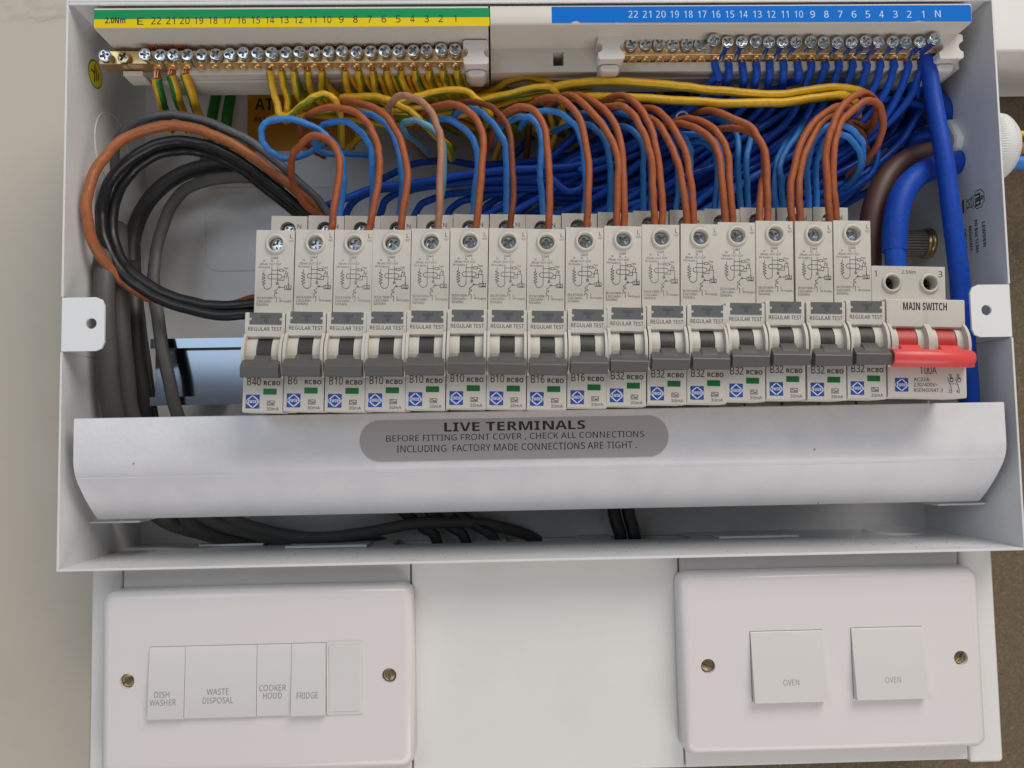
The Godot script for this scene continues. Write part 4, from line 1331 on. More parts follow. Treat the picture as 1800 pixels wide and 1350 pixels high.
func earth_wires() -> void:
	var e: Material = M["earth sleeve"]
	# three thick cores with bare strands, terminals 22 to 20
	var spec := [[22, [276, 137, 62, 281, 165, 56, 287, 190, 48, 294, 214, 38, 300, 228, 28], Vector3(1, 0, 0.2)], [21, [300, 131, 62, 309, 160, 56, 318, 190, 46, 326, 214, 34, 332, 230, 24], Vector3(-0.8, 0, 0.5)], [20, [325, 129, 62, 335, 160, 56, 346, 195, 46, 356, 220, 34, 364, 238, 24], Vector3(-1, 0, -0.15)]]
	for s in spec:
		var pts := path(s[1])
		var o := wire("earth_wire", ["half green half yellow", "mostly green", "mostly yellow"][22 - s[0]] + " thick earth core with bare strands, under printed number " + NUMBER[s[0]], "thick earth cores with bare copper strands", e, 2.5, pts, -1, true, 1.0, s[2], 6)
		copper_end(o, 7, 1.9, pts[0] + Vector3(0, -0.5, 0), P(earth_px(s[0]), 112, 62.5))
		var tip := Maker.new()
		for k in 4:
			var q := P(earth_px(s[0]) - 10 + k * 4.5, 84 - (k % 2) * 3, 63)
			tip.tube(PackedVector3Array([Vector3(q.x, 256.5, 65), Vector3(q.x + 0.2, 258.2, 68.2), Vector3(q.x + 0.3, 258.4, 70.0)]), 0.55, 0.5, 6)
		var m := MeshInstance3D.new()
		m.name = "copper_tip"
		o.add_child(m, true)
		m.mesh = mesh_of(tip, bases[o])
		m.material_override = M["copper"]
	# thin ones, terminal by terminal, then into the bundle
	var first := {14: [474, 120, 63, 478, 150, 61, 486, 182, 60, 494, 203, 60, 508, 203, 62, 530, 187, 66, 552, 171, 68, 573, 167, 68, 589, 178, 67, 597, 200, 62, 600, 235, 52, 598, 275, 38],
		13: [495, 116, 63, 499, 150, 60, 506, 178, 57, 504, 196, 56, 488, 206, 52, 470, 214, 40], 12: [517, 116, 63, 519, 145, 60, 524, 168, 56, 538, 186, 50, 560, 190, 42, 600, 200, 30],
		11: [541, 115, 63, 542, 140, 60, 548, 166, 54, 570, 184, 46, 610, 190, 36, 670, 220, 24], 10: [566, 115, 63, 567, 140, 60, 568, 166, 54, 590, 184, 46, 640, 200, 36, 690, 230, 24]}
	for k in range(14, 0, -1):
		var px := earth_px(k)
		var py := 104.0 + (800 - px) * 0.012
		var list: Array
		if first.has(k):
			list = first[k]
		else:
			var d := rng.randf_range(8, 16)
			list = [px + 4, py + 10, 63, px + 6, py + 35, 60, px + d + 6, py + 62, 55 - rng.randf() * 4, px + d + 40, py + 84 + rng.randf_range(-6, 6), 46, px + d + 100, py + 96 + rng.randf_range(-12, 12), 34, px + d + 170, py + 130, 20]
		var pts := path(list)
		pts[0] = Vector3(pts[0].x, 247.6, 63)
		var o := wire("earth_wire", "thin yellow and green wire in the earth bar, under printed number " + NUMBER[k], "thin earth wires in the earth bar", e, 1.9, pts, -1, true)
		copper_end(o, 1, 0.85, pts[0], Vector3(pts[0].x - 0.3, 250.4, 62.8))
		var loop := P(px - 8, 82 + (800 - px) * 0.014, 64)
		var tip := Maker.new()
		tip.tube(spline(PackedVector3Array([Vector3(loop.x - 0.9, 256, 64), Vector3(loop.x - 0.9, 257.9, 66.5), Vector3(loop.x, 258.3, 68.8), Vector3(loop.x + 0.9, 257.9, 66.5), Vector3(loop.x + 0.9, 256, 64)]), 4), 0.45, 0.45, 6)
		var m := MeshInstance3D.new()
		m.name = "copper_tip"
		o.add_child(m, true)
		m.mesh = mesh_of(tip, bases[o])
		m.material_override = M["copper"]
	for k in [13, 11, 9, 8, 7, 6, 5, 4, 3, 2, 1]:
		var px := earth_px(k) + 10
		var d := rng.randf_range(10, 22)
		var o := wire("earth_wire", "extra yellow and green wire crowding the earth bar, under printed number " + NUMBER[k], "thin earth wires doubled up in the earth bar", e, 1.85, path([px + 2, 114 + rng.randf() * 8, 60, px + 8, 140, 57, px + d + 10, 168, 50, px + d + 60, 190 + rng.randf_range(-8, 8), 40, px + d + 130, 196 + rng.randf_range(-18, 10), 30, px + d + 190, 240, 16]), -1, true)
		copper_end(o, 1, 0.7, bases[o], P(px - 4, 106, 60))
	# the ones that arch through the picture, described by where they run
	var runs := [
		["earth wire dropping diagonally from the bundle towards the middle B10", [600, 172, 56, 640, 170, 60, 672, 173, 62, 705, 185, 62, 735, 208, 60, 765, 237, 56, 788, 257, 50, 795, 280, 40]],
		["earth wire arching over the pale pinkish wire towards the first B16", [692, 184, 60, 715, 176, 63, 739, 169, 65, 783, 160, 66, 817, 161, 66, 838, 175, 65, 855, 194, 62, 860, 206, 56, 850, 224, 44, 838, 250, 30]],
		["earth wire ending by the brown wire of the second B16 breaker", [690, 196, 50, 760, 190, 54, 844, 176, 58, 889, 167, 60, 933, 157, 62, 962, 154, 62, 980, 165, 58, 990, 190, 46]],
		["earth wire arching highest under the blank end of the neutral carrier", [820, 176, 46, 867, 160, 50, 898, 141, 54, 924, 136, 55, 955, 142, 55, 976, 154, 54, 1000, 176, 44]],
		["upper of two long earth wires crossing under the neutral bar", [830, 176, 50, 900, 166, 56, 976, 153, 60, 1034, 145, 62, 1096, 145, 63, 1180, 151, 64, 1229, 156, 64, 1284, 162, 64, 1367, 166, 64, 1408, 162, 64, 1450, 156, 64, 1484, 155, 63, 1512, 161, 60, 1532, 185, 48, 1530, 230, 34]],
		["lower of two long earth wires crossing under the neutral bar", [940, 178, 50, 1034, 170, 58, 1117, 173, 62, 1180, 176, 63, 1229, 179, 64, 1284, 182, 65, 1367, 180, 65, 1429, 174, 65, 1470, 168, 64, 1487, 169, 62, 1502, 180, 56, 1508, 215, 44, 1500, 260, 30]],
		["earth wire lying slack just under the neutral carrier near terminal 19", [860, 172, 26, 940, 150, 30, 1044, 138, 34, 1100, 134, 36, 1155, 134, 38, 1193, 139, 38, 1214, 150, 36, 1216, 190, 26, 1210, 240, 18]],
		["earth wire half hidden behind the left brown loops, running flat", [500, 214, 44, 540, 203, 48, 600, 192, 50, 660, 196, 50, 720, 212, 46, 760, 228, 40, 800, 262, 28]],
		["earth wire half hidden under the brown wire of the fourth B10", [690, 222, 42, 740, 214, 46, 790, 205, 48, 840, 196, 50, 900, 178, 50, 960, 168, 48, 1040, 164, 44]],
		["earth wire running flat behind the wires of the last B10", [720, 206, 40, 780, 194, 44, 850, 182, 46, 930, 172, 46, 1020, 158, 42, 1100, 152, 36]],
		["earth wire hanging down behind the blue wire of the first B16", [960, 180, 40, 968, 205, 40, 975, 235, 36, 968, 262, 30, 950, 290, 22]],
		["earth wire with a slack bend behind the first B32 breaker's wires", [985, 186, 48, 992, 205, 48, 985, 225, 44, 965, 232, 38, 940, 225, 30]],
		["earth wire hanging from the bundle above the third B32 breaker", [1150, 150, 30, 1165, 170, 30, 1172, 200, 28, 1170, 240, 22, 1176, 290, 14]],
		["earth wire hanging beside the slack one above the third B32 breaker", [1190, 146, 28, 1205, 172, 28, 1206, 210, 26, 1198, 250, 20, 1205, 300, 12]],
		["earth wire slack in the bundle, lowest under the left brown arches", [520, 200, 40, 580, 205, 44, 640, 214, 44, 700, 232, 38, 740, 262, 26]],
		["earth wire bridging behind the pinkish and the dark brown arches", [640, 186, 48, 700, 200, 50, 770, 202, 50, 830, 190, 50, 880, 186, 44]],
		["earth wire sagging behind the last B10 breaker's wires", [760, 176, 44, 820, 188, 48, 862, 210, 46, 880, 240, 36, 870, 280, 24]],
		["earth wire tucked close under the left end of the neutral carrier", [780, 170, 40, 850, 156, 44, 930, 146, 42, 1010, 146, 38, 1080, 160, 30]],
		["earth wire climbing to the bundle from beside the orange label", [610, 262, 20, 640, 236, 32, 680, 208, 42, 730, 190, 46, 790, 184, 44]],
		["earth wire curled inside the rightmost brown loop", [1486, 180, 50, 1500, 196, 48, 1512, 214, 46, 1500, 226, 44, 1480, 214, 42]]]
	for q in runs:
		wire("earth_wire", "thin green and yellow " + q[0], "earth wires loose in the box", e, 2.3 if "two long" in q[0] else 2.0 if "towards" in q[0] or "highest" in q[0] or "second B16" in q[0] else 1.75, path(q[1]), -1, true)


func neutral_wires() -> void:
	var royal: Material = M["royal sleeve"]
	# the runs that come out at the left, joined to terminals 16 to 10
	var left := {16: [546, 385, 34, 571, 362, 38, 606, 350, 40, 648, 333, 42, 679, 326, 43, 729, 322, 44, 804, 309, 45, 870, 301, 46, 943, 296, 46, 1010, 292, 44, 1090, 270, 40, 1170, 228, 42, 1230, 176, 52, 1255, 140, 60],
		15: [604, 388, 30, 618, 358, 34, 650, 338, 38, 700, 330, 39, 760, 326, 40, 850, 316, 42, 943, 310, 42, 1030, 302, 40, 1120, 270, 36, 1200, 222, 40, 1262, 170, 50],
		14: [664, 388, 26, 679, 352, 32, 700, 340, 34, 729, 333, 36, 800, 322, 36, 900, 318, 36, 990, 320, 34, 1080, 306, 32, 1180, 262, 34, 1260, 200, 44, 1300, 160, 54],
		13: [724, 390, 26, 740, 360, 30, 769, 347, 32, 829, 336, 34, 870, 330, 34, 943, 332, 34, 1030, 336, 30, 1130, 310, 28, 1230, 250, 34, 1310, 185, 46],
		12: [782, 390, 24, 796, 364, 26, 825, 350, 30, 880, 340, 30, 960, 346, 28, 1060, 344, 26, 1160, 318, 26, 1270, 250, 32, 1340, 185, 44],
		11: [840, 380, 22, 867, 354, 24, 900, 346, 26, 980, 356, 24, 1090, 352, 22, 1200, 310, 24, 1310, 235, 32, 1366, 180, 44],
		10: [660, 322, 12, 690, 305, 14, 732, 288, 16, 784, 282, 18, 846, 290, 20, 920, 284, 22, 1000, 274, 24, 1090, 250, 26, 1190, 215, 30, 1290, 180, 36, 1376, 150, 48]}
	for k in range(16, 0, -1):
		var px := neutral_px(k)
		var top := P(px + 1, 117, 63)
		var o: MeshInstance3D
		var pts := PackedVector3Array([Vector3(P(px, 110, 63).x, 250.2, 63), top])
		if left.has(k):
			var l := path(left[k])
			l.reverse()
			pts.append(P(px + (8 if k == 16 else rng.randf_range(-2, 3)), 138, 62))
			pts.append_array(l)
		else:
			var d := rng.randf_range(-10, 10)
			pts.append_array(path([px - 4, 135, 61, px - 16, 165, 57, px - 50 + d, 215, 48, px - 110 + d, 265, 38, px - 180 + d, 310, 28 + (k % 3) * 4, px - 240 + d, 350, 22, px - 270 + d, 400, 16]))
		o = wire("neutral_wire", "dark blue wire in the neutral bar, under printed number " + NUMBER[k], "dark blue wires in the neutral bar", royal, 2.0, pts)
		copper_end(o, 1, 1.3, pts[0], Vector3(pts[0].x, 252.6, 62.8))
	# glossy mass behind, every wire its own
	for k in 46:
		var x := 940.0 + k * 13.0 + rng.randf_range(-8, 8)
		var y := 215.0 + (k * 37 % 46) * 3.0
		var z := 5.0 + (k * 17 % 46) * 0.62
		wire("neutral_wire", "dark blue neutral wire bunched deep in the box behind the breaker wires", "dark blue wires bunched behind the breaker wires", M["royal mid sleeve"] if k % 3 == 0 else M["royal dark sleeve"], 2.1,
			path([x - 160, y + 110, z, x - 60, y + 62 + rng.randf_range(-14, 14), z + 4, x + 30, y + rng.randf_range(-14, 14), z + 8, minf(x + 110, 1570.0 + k * 0.3), y - 46, z + 8, minf(x + 180 + rng.randf_range(-20, 20), 1596.0 + k * 0.3), y - 90, z + 8, minf(x + 230, 1606.0 + k * 0.4), y - 110, z + 4]))
	for q in [["dark blue wire curled into a small ring behind the second B16 breaker's brown wire", [955, 300, 44, 975, 318, 46, 1000, 336, 47, 1022, 330, 47, 1030, 310, 46, 1018, 296, 45]],
			["blue wire leaving the right of the rightmost brown loop towards the neutral cable", [1510, 178, 50, 1545, 174, 52, 1580, 176, 50, 1620, 186, 40]],
			["dark blue wire bending under the rightmost light blue loop", [1430, 362, 34, 1470, 349, 38, 1513, 322, 42, 1537, 297, 43, 1543, 268, 42, 1530, 240, 34]],
			["dark blue wire crossing low between the last breakers and the brown tail", [1500, 345, 22, 1560, 270, 26, 1610, 240, 30, 1660, 215, 34]],
			["dark blue wire fanning right behind the rightmost brown loop", [1480, 300, 18, 1550, 235, 26, 1590, 190, 36, 1603, 140, 50]],
			["dark blue wire hanging left of the thick neutral cable", [1560, 260, 20, 1600, 215, 30, 1612, 170, 40, 1610, 130, 48]]]:
		wire("neutral_wire", q[0], "", royal, 1.75, path(q[1]))


func breaker_wires() -> void:
	# brown live wires: from the live terminal up over the front and back into the bundle
	var br: Material = M["brown sleeve"]
	var brown := [
		["of the B6 breaker, curled into a small loop", "brown", [582, 408, 86, 587, 369, 85, 596, 302, 82, 594, 271, 80, 577, 246, 78, 552, 238, 76, 530, 252, 73, 514, 275, 69, 512, 306, 63, 521, 337, 56, 546, 368, 48, 575, 385, 40]],
		["of the first B10 breaker, in the widest left arch", "brown", [647, 408, 86, 656, 369, 85, 666, 306, 82, 665, 265, 80, 656, 234, 79, 640, 209, 78, 612, 193, 76, 575, 190, 73, 548, 200, 69, 533, 214, 62, 529, 232, 52, 541, 256, 40, 570, 275, 26]],
		["of the second B10 breaker, arching leftward under the pinkish one", "brown", [704, 405, 86, 710, 358, 85, 717, 306, 83, 706, 254, 81, 689, 219, 79, 668, 195, 76, 637, 183, 71, 606, 179, 63, 585, 183, 52, 560, 196, 40]],
		["of the middle B10 breaker, pale pinkish and arching highest", "pale", [770, 408, 86, 773, 337, 85, 775, 254, 83, 769, 223, 82, 757, 196, 80, 736, 176, 78, 711, 168, 76, 691, 177, 72, 683, 197, 66, 693, 222, 54, 721, 254, 40, 748, 276, 26]],
		["of the fourth B10 breaker, arching left over the cyan wire", "brown", [836, 405, 86, 844, 337, 85, 849, 265, 83, 848, 234, 81, 834, 207, 79, 809, 187, 77, 784, 183, 73, 759, 190, 67, 742, 204, 56, 730, 225, 42]],
		["of the last B10 breaker, dark and slack", "dark", [896, 405, 86, 902, 337, 84, 899, 275, 82, 893, 223, 80, 875, 197, 78, 850, 182, 75, 821, 180, 69, 802, 184, 59, 780, 196, 46]],
		["of the first B16 breaker, round arch beside the last B10's", "brown", [964, 405, 86, 967, 337, 85, 963, 275, 83, 958, 228, 81, 943, 199, 79, 919, 187, 77, 895, 194, 73, 878, 211, 66, 868, 234, 54, 862, 262, 38]],
		["of the second B16 breaker, arching up over the first B16's", "brown", [1031, 403, 86, 1034, 337, 85, 1033, 275, 83, 1023, 223, 81, 1009, 194, 79, 986, 175, 76, 961, 172, 71, 935, 183, 62, 905, 200, 48]],
		["of the first B32 breaker, front one of its pair", "brown", [1084, 400, 86, 1085, 337, 85, 1087, 286, 84, 1075, 246, 82, 1054, 213, 80, 1023, 182, 77, 1003, 168, 72, 986, 171, 64, 960, 186, 50]],
		["of the first B32 breaker, back one of its pair", "brown", [1097, 400, 85, 1097, 337, 84, 1094, 275, 82, 1083, 223, 79, 1063, 195, 76, 1034, 174, 71, 1010, 167, 63, 985, 176, 50]],
		["of the second B32 breaker, lower one of its pair", "brown", [1151, 400, 86, 1148, 337, 85, 1144, 275, 84, 1129, 230, 82, 1112, 200, 79, 1092, 186, 76, 1071, 187, 71, 1057, 194, 62, 1040, 215, 46]],
		["of the second B32 breaker, upper one of its pair", "brown", [1163, 400, 85, 1164, 354, 84, 1158, 296, 83, 1150, 244, 81, 1135, 207, 78, 1117, 181, 75, 1090, 168, 70, 1066, 176, 62, 1048, 188, 50]],
		["of the third B32 breaker, lower one of its pair", "brown", [1208, 398, 86, 1202, 337, 85, 1191, 286, 83, 1175, 246, 80, 1155, 217, 76, 1135, 205, 66, 1110, 205, 50]],
		["of the third B32 breaker, upper one of its pair", "brown", [1220, 398, 85, 1216, 337, 85, 1208, 279, 83, 1193, 242, 81, 1175, 213, 78, 1154, 195, 73, 1135, 189, 64, 1110, 192, 50]],
		["of the middle B32 breaker, lower one of its pair", "brown", [1275, 396, 86, 1271, 337, 85, 1265, 286, 83, 1257, 254, 81, 1234, 232, 78, 1207, 219, 73, 1184, 219, 66, 1160, 228, 50]],
		["of the middle B32 breaker, upper one of its pair", "brown", [1288, 396, 85, 1284, 337, 84, 1279, 275, 82, 1269, 244, 80, 1246, 221, 77, 1217, 209, 72, 1190, 213, 64, 1165, 226, 48]],
		["of the fifth B32 breaker, the short one bending left", "brown", [1336, 394, 86, 1337, 337, 82, 1343, 306, 79, 1344, 272, 77, 1336, 248, 76, 1321, 234, 74, 1296, 225, 70, 1269, 227, 62, 1240, 232, 48]],
		["of the fifth B32 breaker, the long one arching left", "brown", [1349, 394, 85, 1349, 337, 84, 1346, 275, 82, 1333, 242, 80, 1315, 221, 78, 1284, 207, 76, 1256, 195, 71, 1234, 195, 63, 1218, 203, 52]],
		["of the sixth B32 breaker, left one of the pair arching right", "brown", [1393, 394, 86, 1389, 337, 85, 1398, 286, 83, 1412, 244, 81, 1433, 213, 78, 1460, 193, 73, 1482, 186, 64, 1510, 196, 50]],
		["of the sixth B32 breaker, right one of the pair arching right", "brown", [1407, 394, 85, 1404, 337, 84, 1410, 286, 82, 1425, 246, 79, 1443, 216, 76, 1466, 203, 70, 1490, 205, 58]],
		["of the last B32 breaker, crossing over at the crown of the loop", "brown", [1459, 394, 86, 1455, 337, 86, 1452, 275, 85, 1459, 234, 84, 1473, 197, 82, 1494, 174, 79, 1517, 164, 75, 1534, 172, 69, 1541, 195, 60, 1530, 225, 48, 1515, 245, 38]],
		["of the last B32 breaker, running round the outside of the loop", "brown", [1471, 394, 85, 1466, 337, 85, 1464, 275, 84, 1473, 228, 82, 1492, 199, 80, 1517, 180, 77, 1537, 179, 74, 1549, 192, 71, 1552, 223, 66, 1542, 255, 60, 1521, 284, 52, 1490, 310, 40]]]
	for q in brown:
		wire("brown_wire", "brown live wire " + q[0], "brown live wires looping into the breakers", M["pale brown sleeve"] if q[1] == "pale" else M["dark brown sleeve"] if q[1] == "dark" else br, 1.78 if q[1] != "dark" else 1.55, path(q[2]))
	for q in [["coiled tight inside the rightmost brown loop", [1478, 226, 54, 1500, 214, 52, 1520, 222, 50, 1534, 208, 50, 1536, 190, 48]], ["crossing inside the rightmost brown loop", [1472, 204, 56, 1490, 216, 55, 1512, 232, 54, 1522, 256, 50, 1528, 276, 44]],
			["hanging deep behind the first B16 breaker's wires", [932, 190, 30, 930, 230, 28, 926, 270, 22, 922, 310, 14]], ["lying deep behind the second B16 breaker's wires", [1020, 225, 30, 1000, 250, 28, 975, 275, 24, 950, 300, 16]]]:
		wire("brown_wire", "brown wire " + q[0], "", M["dark brown sleeve"], 1.6, path(q[1]))
	# blue neutral flying leads
	var blue := [
		["of the B6 breaker, with the long leaf shaped loop", "blue", [596, 388, 58, 602, 345, 62, 605, 300, 66, 598, 268, 68, 580, 245, 70, 565, 232, 71, 544, 219, 72, 513, 210, 72, 482, 211, 71, 464, 219, 70, 459, 238, 68, 471, 261, 65, 492, 276, 61, 519, 277, 56, 546, 266, 48, 575, 252, 38]],
		["of the first B10 breaker, looping round below its brown arch", "blue", [652, 388, 58, 655, 340, 66, 654, 296, 70, 650, 259, 71, 637, 236, 72, 617, 219, 71, 592, 214, 70, 567, 222, 67, 554, 238, 63, 556, 258, 57, 572, 270, 51, 606, 270, 44, 646, 273, 34]],
		["of the second B10 breaker, straight and hidden behind brown", "blue", [701, 388, 58, 706, 340, 66, 704, 296, 71, 698, 254, 73, 683, 223, 72, 659, 206, 69, 638, 199, 62, 615, 196, 50]],
		["of the middle B10 breaker, greenish cyan with a hook", "cyan", [768, 388, 56, 778, 330, 64, 781, 270, 68, 776, 242, 69, 763, 228, 69, 742, 216, 68, 721, 212, 66, 708, 219, 62, 712, 234, 56, 732, 249, 46, 753, 271, 34]],
		["of the fourth B10 breaker, arching left behind the pinkish wire", "blue", [832, 388, 58, 834, 337, 66, 839, 286, 70, 836, 255, 72, 821, 230, 72, 798, 214, 71, 777, 209, 67, 755, 214, 56]],
		["of the last B10 breaker, crossing behind its dark brown wire", "blue", [890, 388, 58, 891, 327, 66, 889, 265, 71, 879, 234, 72, 860, 211, 71, 842, 196, 69, 824, 191, 65, 805, 197, 58, 798, 212, 48]],
		["of the first B16 breaker, in a wide flat arch", "blue", [956, 385, 58, 950, 327, 65, 949, 296, 68, 952, 254, 71, 947, 225, 72, 933, 208, 72, 914, 206, 70, 894, 214, 65, 877, 229, 56, 866, 256, 42]],
		["of the second B16 breaker, bending left above the first B16's", "blue", [1026, 385, 56, 1030, 320, 64, 1024, 258, 70, 1015, 228, 71, 999, 208, 71, 976, 196, 70, 951, 195, 68, 930, 206, 60, 915, 225, 46]],
		["of the first B32 breaker, front lead falling straight", "deep", [1072, 382, 58, 1073, 317, 64, 1069, 265, 67, 1055, 235, 67, 1034, 219, 65, 1003, 219, 58, 971, 232, 44]],
		["of the first B32 breaker, back lead peeping behind brown", "deep", [1083, 382, 56, 1088, 320, 60, 1082, 262, 63, 1063, 222, 64, 1046, 205, 63, 1023, 199, 58, 995, 205, 46]],
		["of the second B32 breaker, front lead falling straight", "deep", [1130, 382, 58, 1131, 300, 64, 1131, 259, 66, 1121, 239, 66, 1102, 224, 64, 1083, 221, 58, 1060, 228, 44]],
		["of the second B32 breaker, back lead arching higher", "deep", [1142, 382, 56, 1144, 300, 62, 1136, 245, 65, 1123, 217, 65, 1108, 204, 63, 1086, 199, 57, 1064, 206, 44]],
		["of the third B32 breaker, left lead beside its brown pair", "deep", [1188, 380, 56, 1192, 320, 60, 1190, 270, 62, 1176, 238, 60, 1150, 226, 52]],
		["of the third B32 breaker, right lead bulging past its brown pair", "blue", [1205, 380, 58, 1213, 320, 64, 1214, 275, 67, 1210, 254, 68, 1199, 238, 66, 1180, 228, 58]],
		["of the middle B32 breaker, lower lead of its pair", "deep", [1254, 380, 56, 1260, 320, 62, 1258, 272, 65, 1242, 253, 65, 1211, 250, 58, 1180, 262, 44]],
		["of the middle B32 breaker, upper lead of its pair", "blue", [1265, 380, 58, 1269, 320, 64, 1266, 270, 68, 1255, 247, 69, 1232, 237, 67, 1201, 236, 58, 1172, 248, 44]],
		["of the fifth B32 breaker, left lead of its pair", "deep", [1304, 378, 58, 1298, 317, 62, 1296, 275, 63, 1296, 240, 60, 1284, 219, 56, 1254, 209, 50, 1220, 210, 40]],
		["of the fifth B32 breaker, right lead of its pair", "deep", [1316, 378, 58, 1313, 317, 62, 1313, 275, 63, 1319, 246, 60, 1330, 222, 50]],
		["of the sixth B32 breaker, left lead of its pair", "deep", [1363, 378, 58, 1362, 317, 60, 1366, 285, 58, 1378, 258, 52, 1392, 232, 42]],
		["of the sixth B32 breaker, right lead curving up to the right", "deep", [1377, 378, 58, 1374, 317, 62, 1371, 292, 62, 1381, 265, 60, 1400, 238, 56, 1418, 203, 48, 1430, 170, 40]],
		["of the last B32 breaker, outer lead round the rightmost blue loop", "blue", [1422, 378, 58, 1419, 306, 66, 1424, 265, 71, 1438, 236, 74, 1459, 220, 75, 1484, 220, 74, 1503, 233, 71, 1516, 253, 66, 1516, 285, 58, 1500, 315, 46, 1474, 340, 34]],
		["of the last B32 breaker, inner lead round the rightmost blue loop", "blue", [1435, 378, 56, 1434, 306, 64, 1438, 275, 69, 1449, 250, 72, 1473, 235, 73, 1495, 244, 70, 1510, 266, 65, 1512, 294, 57, 1498, 318, 46, 1470, 346, 32]]]
	for q in blue:
		wire("blue_wire", "light blue neutral lead " + q[0], "light blue leads looping into the breakers", M["cyan sleeve"] if q[1] == "cyan" else M["deep sky sleeve"] if q[1] == "deep" else M["blue sleeve"], 1.6, path(q[2]))
	# curl of clear cable tie tail
	var b := Maker.new()
	b.tube(spline(path([1208, 200, 56, 1202, 196, 58, 1193, 199, 58, 1189, 207, 57, 1194, 214, 54])), 0.5, 0.5, 8)
	tag(obj("tie_tail", b, M["clip plastic"], null, P(1200, 205, 56)), "white curl of a cable tie tail above the third B32 breaker", "cable tie")


func outside_gland() -> void:
	var c := Vector3(456.2, 209.4, 45)
	var o := thing("cable_gland", "white ribbed dome cable gland outside the right wall of the box", "cable gland", c)
	var b := Maker.new()
	b.lathe(PackedVector2Array([Vector2(0, 17.0), Vector2(4, 17.0), Vector2(4.5, 18.4), Vector2(22, 18.8), Vector2(25.5, 17.4), Vector2(28.5, 14.8), Vector2(30.6, 11.4), Vector2(31.9, 8.4), Vector2(31.9, 0)]), c, Vector3.RIGHT, 48)
	obj("dome", b, M["gland white"], o)
	b = Maker.new()
	for k in 90:
		var a := TAU * k / 90
		var d := Vector3(0, cos(a), sin(a))
		b.tube(PackedVector3Array([c + Vector3(6, 0, 0) + d * 18.35, c + Vector3(16, 0, 0) + d * 18.6, c + Vector3(24, 0, 0) + d * 17.95]), 0.6, 0.5, 5)
	tag(obj("rib_ring", b, M["gland white"], o), "", "", "", "stuff")
	wire("earth_wire", "yellow and green wire leaving the white dome gland to the right", "", M["earth sleeve"], 2.0, PackedVector3Array([c + Vector3(25, 6, 3), c + Vector3(37, 7, 3), c + Vector3(60, 7.6, 2), c + Vector3(120, 8, 0)]), -1, true)
	wire("brown_cable", "brown tail leaving the white dome gland to the right", "", M["brown core"], 4.3, PackedVector3Array([c + Vector3(25, -1.5, 2), c + Vector3(37, -1.5, 2), c + Vector3(60, -1.0, 2), c + Vector3(120, -1, 0)]))
	wire("blue_cable", "blue tail leaving the white dome gland to the right", "", M["blue sleeve"], 3.6, PackedVector3Array([c + Vector3(25, -7.5, 3), c + Vector3(37, -9.0, 3), c + Vector3(60, -9.4, 2), c + Vector3(120, -9, 0)]))
	# trunking that meets the box at its upper right
	b = Maker.new()
	var y := P(1780, 90, 58).y
	b.box(Vector3(456.3, y, -1.2), Vector3(640, y + 60, 58), 1.5)
	tag(obj("side_trunking", b, M["trunking plastic"], null, Vector3(540, y, 0)), "white cable trunking meeting the box at its upper right corner", "trunking")


func trunking() -> void:
	var o := thing("dado_trunking", "long white trunking box under the metal enclosure, carrying the switch plates", "trunking", Vector3(227, -107, 0))
	var t: Material = M["trunking plastic"]
	var b := Maker.new()
	b.box(Vector3(5.2, -107.2, -1.2), Vector3(451.9, -105.2, 62), 0.4)
	b.box(Vector3(5.2, -105.2, -1.2), Vector3(7.0, -1.5, 62), 0.2)
	b.box(Vector3(450.2, -105.2, -1.2), Vector3(451.9, -1.5, 62), 0.2)
	b.box(Vector3(7.0, -105.2, -1.2), Vector3(450.2, -1.5, 0.6), 0.1)
	obj("back_box", b, t, o)
	for x in [[4.9, 20.2], [434.9, 452.3]]:
		b = Maker.new()
		b.box(Vector3(x[0], -107.6, 58.0), Vector3(x[1], -1.4, 66.3), 1.6)
		obj("end_cap", b, t, o)
	for x in [[20.4, 160.4], [161.0, 293.4], [294.0, 434.7]]:
		b = Maker.new()
		b.box(Vector3(x[0], -105.9, 60.0), Vector3(x[1], -1.6, 65.6), 0.7)
		obj("lid", b, t, o)


